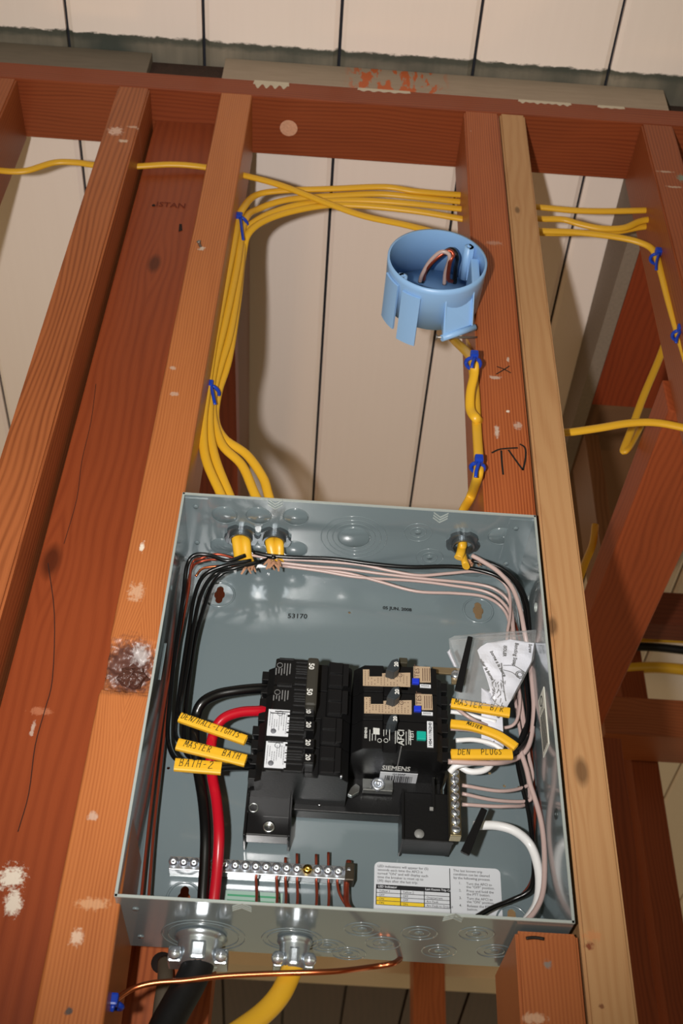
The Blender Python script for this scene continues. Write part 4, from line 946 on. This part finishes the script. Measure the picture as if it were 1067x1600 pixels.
# mains
m_red = mat('red_wire_jacket', (176, 16, 34), .25, 0, .5)
wire(px((420, 1076, .035), (403, 1076, .032), (372, 1079, .03), (340, 1085), (316, 1098), (306, 1120, .035), (304, 1155), (309, 1200, .04), (317, 1250), (321, 1300), (320, 1350, .045), (317, 1400, .05), (316, 1440, .055)), m_bw, .0044, 'thick black feeder wire arching from the double-pole breaker to the bottom', 'black_wire')
wire(px((420, 1110, .035), (402, 1111, .032), (375, 1113, .03), (350, 1122), (336, 1140, .033), (329, 1170), (331, 1210, .038), (338, 1250), (342, 1300), (340, 1350, .045), (335, 1400, .05), (330, 1440, .055)), m_red, .0043, 'thick red feeder wire arching down beside the thick black one', 'red_wire')
# across the top
TW = 'white wires crossing the top of the panel'
wire(px((396, 863, .042), (420, 868), (460, 871), (520, 873), (580, 881), (640, 886), (700, 885), (745, 890), (780, 902), (803, 925), (813, 960), (818, 1010, .05), (822, 1060), (826, 1110), (822, 1140), (812, 1165)), m_bw, r12, 'black wire crossing the whole panel top and down the right side', 'black_wire')
wl = [[(385, 866, .046), (430, 873), (490, 876), (560, 882), (610, 892), (655, 899), (700, 896), (745, 893), (778, 903), (795, 925, .05), (797, 960), (792, 1000), (800, 1050), (812, 1085), (806, 1128), (780, 1137), (740, 1125, .03), (704, 1100)],
      [(430, 878, .050), (480, 884), (540, 889), (600, 897), (670, 905), (740, 912), (775, 922), (797, 945, .055), (803, 990), (808, 1050), (818, 1120), (826, 1180), (830, 1240, .055), (820, 1252), (770, 1250, .045), (722, 1240, .04)],
      [(440, 884, .054), (500, 892), (560, 902), (640, 907), (700, 914), (760, 925), (790, 947, .055), (800, 975), (805, 1030), (812, 1100), (824, 1170), (832, 1215), (818, 1230), (780, 1236, .045), (722, 1227, .04)],
      [(480, 889, .054), (540, 895), (590, 908), (650, 924), (710, 927), (755, 932), (783, 948, .06), (796, 975), (799, 1030), (806, 1100), (818, 1180), (826, 1250), (790, 1260, .045), (722, 1257, .04)]]
ws = ['white wire crossing the panel top, ending at the top sleeve on the right', 'white wire crossing the panel top, ending second in the neutral bar', 'white wire crossing the panel top, ending first in the neutral bar', 'lowest white wire crossing the panel top, ending third in the neutral bar']
for p, l in zip(wl, ws): wire(px(*p), m_pink, .00145, l, 'white_wire')
wire(px((737, 868, .034), (752, 876), (778, 893), (800, 918), (812, 950), (819, 985), (827, 1030, .045), (832, 1075), (834, 1110), (830, 1150), (822, 1172), (805, 1186), (780, 1192, .03), (740, 1192, .025), (700, 1190)), m_pink, .0021, 'thick pinkish white wire from the right locknut, returning under the lowest right sleeve', 'white_wire')
wire(px((738, 872, .036), (760, 878), (790, 892), (812, 915), (824, 945), (830, 985), (838, 1040, .045), (838, 1090), (832, 1140), (818, 1164), (806, 1175, .035)), m_bw, r12, 'outer black wire from the right locknut down the right side', 'black_wire')
wire(px((736, 876, .040), (775, 886), (803, 908), (818, 940), (824, 985), (830, 1050, .055), (828, 1110), (812, 1160), (808, 1185), (815, 1225), (826, 1270), (832, 1320), (834, 1365), (826, 1392), (800, 1406, .06), (770, 1418), (745, 1432)), m_bw, r12, 'long black wire down the right side, curving back left at the bottom', 'black_wire')
wire(px((740, 1290, .045), (775, 1290), (805, 1299), (828, 1320, .05), (840, 1352), (843, 1385), (838, 1415), (822, 1440)), m_whw, .0036, 'thick white feeder wire curving from the neutral bar to the bottom right', 'white_wire')
wire(px((812, 1170, .045), (822, 1200), (828, 1225), (840, 1262), (848, 1300), (851, 1350), (848, 1395), (835, 1425), (815, 1445)), m_pink, .0021, 'white wire low on the right side outside the feeder', 'white_wire')
wire(px((800, 960, .065), (812, 1000), (820, 1060, .065), (826, 1130), (832, 1200), (836, 1260), (833, 1320), (832, 1370), (815, 1398), (785, 1412), (762, 1424)), m_cud, .0012, 'thin bare copper wire low on the right side', 'ground_wire')
wire(px((704, 1138, .03), (735, 1140), (765, 1148), (790, 1162), (800, 1172)), m_pink, .002, 'white wire just under the middle sleeve on the right', 'white_wire')
wire(px((712, 1157, .035), (740, 1156), (768, 1162), (785, 1172)), m_whw, .002, 'short bright white wire above the lowest right sleeve', 'white_wire')
wire(px((703, 1206, .034), (712, 1197, .030), (728, 1193), (745, 1191, .04)), m_whw, .0026, 'bright white wire curling over the top of the neutral bar', 'white_wire')
wire(px((716, 1196, .040), (732, 1205), (750, 1205), (762, 1200), (770, 1190)), m_whw, .0026, 'bright white wire looping right of the neutral bar', 'white_wire')
wire(px((704, 1112, .04), (730, 1116), (752, 1122), (775, 1128)), m_whw, .0018, 'thin white wire partly hidden under the top sleeve on the right', 'white_wire')
# ground wires at the bar
for i, (u, top, bot) in enumerate([(401, None, 1425), (433, None, 1425), (447, 1340, 1428), (465, 1334, 1428), (495, 1335, 1432), (514, 1332, 1432)]):
    P = px((u-2, 1428+i, .055), (u, 1400, .067), (u-1, 1372, .069), (u-1, top or 1348, .0685))
    wire(P, m_cud, .0011, ['leftmost copper wire rising into the ground bar', 'second copper wire rising into the ground bar', 'third copper wire through the ground bar, its tip just showing', 'fourth copper wire through the ground bar, tip standing clear', 'fifth copper wire through the ground bar, right of the brass screw', 'sixth copper wire through the ground bar, tip standing clear at right'][i], 'ground_wire')
wire(px((526, 1372, .068), (530, 1395), (541, 1415), (548, 1424)), m_cud, .0011, 'curved copper wire leaving the ground bar beside the thick one', 'ground_wire')
wire(px((545, 1345, .066), (542, 1372), (541, 1395), (543, 1415, .06), (556, 1428), (575, 1440)), m_cud, .0022, 'thick copper wire at the right end of the ground bar', 'ground_wire')
# torn sheath ends
for (u, v, l) in [(389, 887, 'frayed brown paper at the end of the left yellow cables'), (428, 882, 'frayed brown paper at the end of the second pair of yellow cables'), (737, 880, 'frayed brown paper at the end of the right yellow cable')]:
    random.seed(u); g = G()
    for k in range(12):
        a_ = at(u+random.uniform(-8, 8), v-6+random.uniform(-3, 3), .046-random.uniform(0, .008)); b_ = a_+Vector((random.uniform(-.006, .006), random.uniform(-.004, .004), -random.uniform(.004, .010)))
        n_ = Vector((.0015, .0005, 0)); g.quad(a_-n_, b_-n_*.5, b_+n_*.5, a_+n_)
    one('paper_filler', g, mat('kraft_paper', (176, 130, 100), .8), l, 'paper')

# ================================================================== YELLOW SLEEVES WITH HANDWRITING
PENF = {'D': [[(0, 0), (.05, 1)], [(-.05, .97), (.5, .85), (.55, .3), (.3, .02), (-.05, 0)]], 'E': [[(.55, .95), (.05, 1), (0, .5), (0, 0), (.5, .03)], [(0, .5), (.42, .52)]],
 'N': [[(0, 0), (.06, 1), (.5, 0), (.58, 1)]], 'H': [[(0, 1), (0, 0)], [(.5, 1), (.46, 0)], [(0, .5), (.5, .55)]], 'A': [[(0, 0), (.3, 1), (.55, 0)], [(.1, .35), (.48, .38)]],
 'L': [[(.05, 1), (0, 0), (.5, .05)]], 'I': [[(.25, 1), (.22, 0)]], 'G': [[(.55, .85), (.25, 1), (0, .5), (.25, 0), (.55, .2), (.52, .45), (.32, .45)]], 'T': [[(0, .95), (.6, 1)], [(.3, .98), (.26, 0)]],
 'S': [[(.5, .92), (.2, 1), (.08, .7), (.42, .4), (.35, .05), (0, .05)]], 'M': [[(0, 0), (.12, 1), (.34, .3), (.58, 1), (.68, 0)]], 'R': [[(.05, 0), (.05, 1), (.45, .9), (.4, .55), (.05, .5)], [(.15, .5), (.55, 0)]],
 'B': [[(.05, 0), (.05, 1), (.42, .88), (.4, .58), (.05, .52)], [(.05, .52), (.5, .42), (.5, .08), (0, 0)]], 'P': [[(.05, 0), (.05, 1), (.5, .85), (.45, .5), (.05, .45)]],
 'U': [[(0, 1), (.05, .2), (.28, 0), (.5, .25), (.5, 1)]], 'C': [[(.52, .85), (.25, 1), (0, .5), (.2, .02), (.52, .15)]], '2': [[(.05, .8), (.3, 1), (.5, .75), (0, 0), (.6, .05)]],
 '-': [[(.05, .45), (.4, .5)]], '/': [[(0, -.1), (.4, 1.1)]], ' ': []}
def penwrite(g, word, a, d, up_, size, wdt=.00042):
    x = 0
    for ch in word:
        for st in PENF[ch]:
            P = smooth_path([a+d*((x+p[0]*.78+p[1]*.12)*size)+up_*(p[1]*size) for p in st], 3) if len(st) > 4 else [a+d*((x+p[0]*.78+p[1]*.12)*size)+up_*(p[1]*size) for p in st]
            for i in range(len(P)-1):
                t_ = (P[i+1]-P[i]).normalized(); n_ = Vector((-t_.z, 0, t_.x)).normalized()*wdt*(.5+.2*random.random()); e_ = t_*wdt*.3
                g.quad(P[i]-n_-e_, P[i+1]-n_+e_, P[i+1]+n_+e_, P[i]+n_-e_)
        x += .72
m_slv = mat('yellow_sleeve', (226, 172, 36), .42); m_pen = mat('pen_ink', (24, 40, 20), .6)
def sleeve(p0, p1, Y, r, body, size, label, fx=.06, mid=None, shear=.25, dz=.2):
    a, b = at(*p0, Y), at(*p1, Y); pts = [a, b] if mid is None else [a]+[at(u, v, Y) for u, v in mid]+[b]
    t = thing('wire_sleeve', label, 'wire label', a)
    P = smooth_path(pts, 6) if mid else [a+(b-a)*k/8 for k in range(9)]
    g = G(); n = len(P); vs = []; seg = 14       # flattened tube, open ends
    for ri, (rw, rd) in enumerate(((r, .0026), (r-.0006, .002))):
        for i, p in enumerate(P):
            tt = (P[min(i+1, n-1)]-P[max(i-1, 0)]).normalized(); N = Vector((0, 1, 0)); B = tt.cross(N).normalized()
            for j in range(seg):
                th_ = 2*PI*j/seg; c_, s_ = math.cos(th_), math.sin(th_)
                vs.append(p+B*rw*math.copysign(abs(c_)**.55, c_)+N*rd*math.copysign(abs(s_)**.55, s_))
    fs = []
    for ri in range(2):
        o = ri*n*seg
        for i in range(n-1):
            for j in range(seg):
                q_ = (j+1) % seg; f = (o+i*seg+j, o+i*seg+q_, o+(i+1)*seg+q_, o+(i+1)*seg+j); fs.append(f if ri == 0 else f[::-1])
    for i in (0, n-1):
        for j in range(seg): q_ = (j+1) % seg; fs.append((i*seg+j, i*seg+q_, (n+i)*seg+q_, (n+i)*seg+j))
    g.add(vs, fs, False); s = obj('sleeve', g, m_slv, t)
    if body:
        d = (b-a).normalized(); up_ = Vector((-d.z, 0, d.x)); g = G()
        L = (b-a).length
        for (f, w_) in body:
            penwrite(g, w_, a+d*(L*f)-up_*size*.5+up_*r*dz+Vector((0, -.0029, 0)), d, up_, size)
        obj('handwriting', g, m_pen, s)
    return t
sleeve((281, 1121), (384, 1157), .026, .0042, [(.03, 'DEN/HALL-LIGHTS')], .0046, 'yellow sleeve handwritten with lights, top of the three on the left')
sleeve((277, 1163), (384, 1189), .024, .0050, [(.10, 'MASTER'), (.66, 'BATH')], .0052, 'yellow sleeve handwritten MASTER BATH, middle of the three on the left')
sleeve((273, 1195), (346, 1201), .022, .0052, [(.10, 'BATH-2')], .0062, 'yellow sleeve handwritten BATH-2, lowest of the three on the left')
sleeve((705, 1099), (796, 1114), .020, .0042, [(.05, 'MASTER'), (.66, 'B/R')], .0054, 'yellow sleeve handwritten MASTER B/R beside the right breakers')
sleeve((704, 1131), (806, 1168), .022, .0036, [(.22, 'MASTER')], .0030, 'bent yellow sleeve in the middle of the three on the right', mid=[(740, 1136), (775, 1148), (795, 1160)], dz=1.2)
sleeve((705, 1179), (800, 1179), .022, .0042, [(.10, 'DEN'), (.48, 'PLUGS')], .0048, 'yellow sleeve handwritten DEN PLUGS beside the right breakers')
wire(px((340, 1200, .024), (358, 1198, .026), (400, 1198, .035)), m_bw, .0030, 'stubby black wire joining the lowest left sleeve to its breaker', 'black_wire')
for i, (a_, b_) in enumerate([((376, 1154, .028), (400, 1160, .034)), ((376, 1187, .026), (400, 1190, .034))]):
    wire(px(a_, b_), m_bw, r12, ['black wire end between the top left sleeve and its breaker', 'black wire end between the middle left sleeve and its breaker'][i], 'black_wire')

# ================================================================== BLACK STRAPS, BAG
def strap(p0, p1, Y0, Y1, w_, label):
    a, b = at(*p0, Y0), at(*p1, Y1); d = (b-a).normalized(); s = Vector((0, -1, 0)).cross(d).normalized()*w_/2; n_ = Vector((0, .0016, 0))
    g = G().hexa([a-s*.7, a+s*.7, b+s, b-s], [a-s*.7+n_, a+s*.7+n_, b+s+n_, b-s+n_], .0005); return one('bonding_strap', g, m_blk2, label, 'strap')
strap((735, 994), (716, 1080), .004, .008, .0062, 'black strap leaning in the plastic bag above the right sleeves')
strap((757, 1263), (726, 1334), .030, .028, .0072, 'black strap leaning at the foot of the neutral bar')
# paper and film
def sheet(outline, Y, amp, m, name, parent, n=22, th=.0003, seed=0):
    us = [p[0] for p in outline]; vs_ = [p[1] for p in outline]; u0, u1, v0, v1 = min(us), max(us), min(vs_), max(vs_)
    def inside(u, v):
        c = False; j = len(outline)-1
        for i in range(len(outline)):
            (a, b), (c_, d) = outline[i], outline[j]
            if (b > v) != (d > v) and u < (c_-a)*(v-b)/(d-b)+a: c = not c
            j = i
        return c
    g = G(); idx = {}
    # clip a fine grid by row spans so the outline stays clean
    rows = []
    for r in range(n+1):
        v = v0+(v1-v0)*(r+.001)/(n+.002); xs = []
        for i in range(len(outline)):
            (a, b), (c_, d) = outline[i], outline[(i+1) % len(outline)]
            if (b > v) != (d > v): xs.append(a+(c_-a)*(v-b)/(d-b))
        xs.sort(); rows.append((v, xs[0], xs[-1]))
    pts = []
    for v, a, b in rows:
        for k in range(n+1):
            u = a+(b-a)*k/n; y = Y+amp*fold(u, v, seed)+math.sin(k/n*PI)*-.003; pts.append(at(u, v, y))
    fs = []
    for r in range(n):
        for k in range(n): fs.append((r*(n+1)+k, (r+1)*(n+1)+k, (r+1)*(n+1)+k+1, r*(n+1)+k+1))
    g.add(pts, fs, False); return obj(name, g, m, parent)
def fold(u, v, s):
    return .5*math.sin(u*.11+v*.05+s)+.35*abs(math.sin(u*.05-v*.09+s*2))+.25*math.sin(v*.21+s)*math.sin(u*.16)
def film_mat():
    m = bpy.data.materials.new('clear_film'); m.use_nodes = True; nt = m.node_tree; T = NT(nt)
    b = nt.nodes['Principled BSDF']; b.inputs['Base Color'].default_value = (.9, .9, .9, 1); b.inputs['Roughness'].default_value = .15
    tr = nt.nodes.new('ShaderNodeBsdfTransparent'); tr.inputs[0].default_value = (.985, .985, .99, 1); mx = nt.nodes.new('ShaderNodeMixShader')
    fr = nt.nodes.new('ShaderNodeLayerWeight'); fr.inputs[0].default_value = .4
    T.put(mx.inputs[0], T.m('ADD', T.m('MULTIPLY', T.m('POWER', fr.outputs[1], 2), .8), .10, clamp=True)); nt.links.new(tr.outputs[0], mx.inputs[1]); nt.links.new(b.outputs[0], mx.inputs[2])
    nt.links.new(mx.outputs[0], nt.nodes['Material Output'].inputs[0]); return m
m_film = film_mat()
pc = at(770, 1100, .03)
bag = thing('plastic_bag', 'clear plastic bag in the right side of the panel, folded paper inside', 'bag', pc)
sheet([(701, 996), (722, 990), (742, 994), (758, 988), (785, 990), (808, 1000), (838, 984), (834, 1030), (815, 1068), (800, 1094), (788, 1106), (740, 1104), (712, 1094), (716, 1050), (704, 1030)], .014, .006, m_film, 'bag_film', bag, 26, seed=1)
sheet([(703, 1000), (730, 996), (745, 1000), (752, 992), (790, 994), (836, 990), (830, 1032), (812, 1066), (798, 1096), (740, 1100), (716, 1090), (718, 1046)], .041, .003, m_film, 'bag_film', bag, 22, seed=4)
ins = thing('instruction_sheet', 'white folded instruction paper inside the clear plastic bag', 'paper', at(790, 1100, .03))
m_pap = mat('paper_white', (226, 228, 238), .6)
Yp = .027
pp = sheet([(745, 1014), (765, 1002), (797, 999), (806, 1003), (835, 1001), (830, 1034), (818, 1056), (806, 1078), (797, 1096), (788, 1112), (772, 1104), (763, 1068)], Yp, .0014, m_pap, 'sheet', ins, 20, seed=2)
sheet([(752, 1075), (768, 1080), (778, 1098), (785, 1120), (787, 1168), (770, 1168), (752, 1166), (752, 1100)], .040, .003, m_pap, 'sheet', ins, 14, seed=5)
sheet([(697, 1016), (703, 1014), (715, 1042), (709, 1042)], .030, .001, m_pap, 'sheet', ins, 6, seed=5)
g = G()
def ptxt(s, size, u0, v0, u1, v1, lift=.0050):
    a, b = at(u0, v0, Yp-lift), at(u1, v1, Yp-lift); d = (b-a).normalized(); up_ = Vector((-d.z, 0, d.x)); g.text(s, size, a, d, up_, 0, bold=.0001)
ptxt('Bonding Strap', .0042, 805, 1004, 800, 1044); ptxt('borne a la barre', .0040, 765, 1018, 786, 1056); ptxt('relier la borne', .0038, 748, 1030, 780, 1084); ptxt('Screw', .0036, 826, 1006, 826, 1030)
ptxt('ISOLER', .0036, 787, 1008, 785, 1034)
for pts in [[(786, 1040), (804, 1041), (822, 1053)], [(786, 1047), (800, 1051), (812, 1061)], [(802, 1032), (801, 1041)], [(783, 1036), (786, 1070), (790, 1096)]]: g.stroke([at(u, v, Yp-.0048) for u, v in pts], .0006)
g.ring(at(812, 1054, Yp-.0048), (0, 1, 0), .0022, .0003, 14); g.ring(at(812, 1054, Yp-.0048), (0, 1, 0), .0034, .0003, 14)
random.seed(9)
for k in range(26):
    u, v = random.uniform(768, 792), random.uniform(1062, 1100); g.stroke([at(u, v, Yp-.0048), at(u+random.uniform(-5, 6), v+random.uniform(3, 8), Yp-.0048)], .0004)
for k in range(12):
    u, v = random.uniform(756, 782), random.uniform(1095, 1160); g.stroke([at(u, v, .036), at(u+random.uniform(-4, 4), v+random.uniform(2, 5), .036)], .0005)
obj('lettering', g, m_blk, ins)

# ================================================================== repeats share a group phrase
GROUPS = {'wall_stud': 'studs standing under the top plate', 'cross_plate': 'plates running away behind the wall', 'cross_joist': 'boards against the ceiling behind the wall',
          'back_post': 'upright posts behind the wall at right', 'back_brace': 'level braces at the right edge', 'circuit_breaker': 'circuit breakers in the panel', 'bonding_strap': 'black straps in the panel',
          'cable_connector': 'locknuts in the panel top', 'cable_clamp': 'cable clamps under the panel', 'yellow_cable': 'yellow cables', 'black_cable': 'black cables', 'blue_tie': 'blue cable ties',
          'box_wire': 'wires in the blue round box', 'black_wire': 'black wires in the panel', 'white_wire': 'white wires in the panel', 'ground_wire': 'bare copper ground wires', 'paper_filler': 'frayed paper at the cable ends',
          'wire_sleeve': 'yellow handwritten wire sleeves'}
for o in COL.objects:
    if o.parent is None and o.get('category'):
        k = o.name.split('.')[0]
        if k in GROUPS: o['group'] = GROUPS[k]
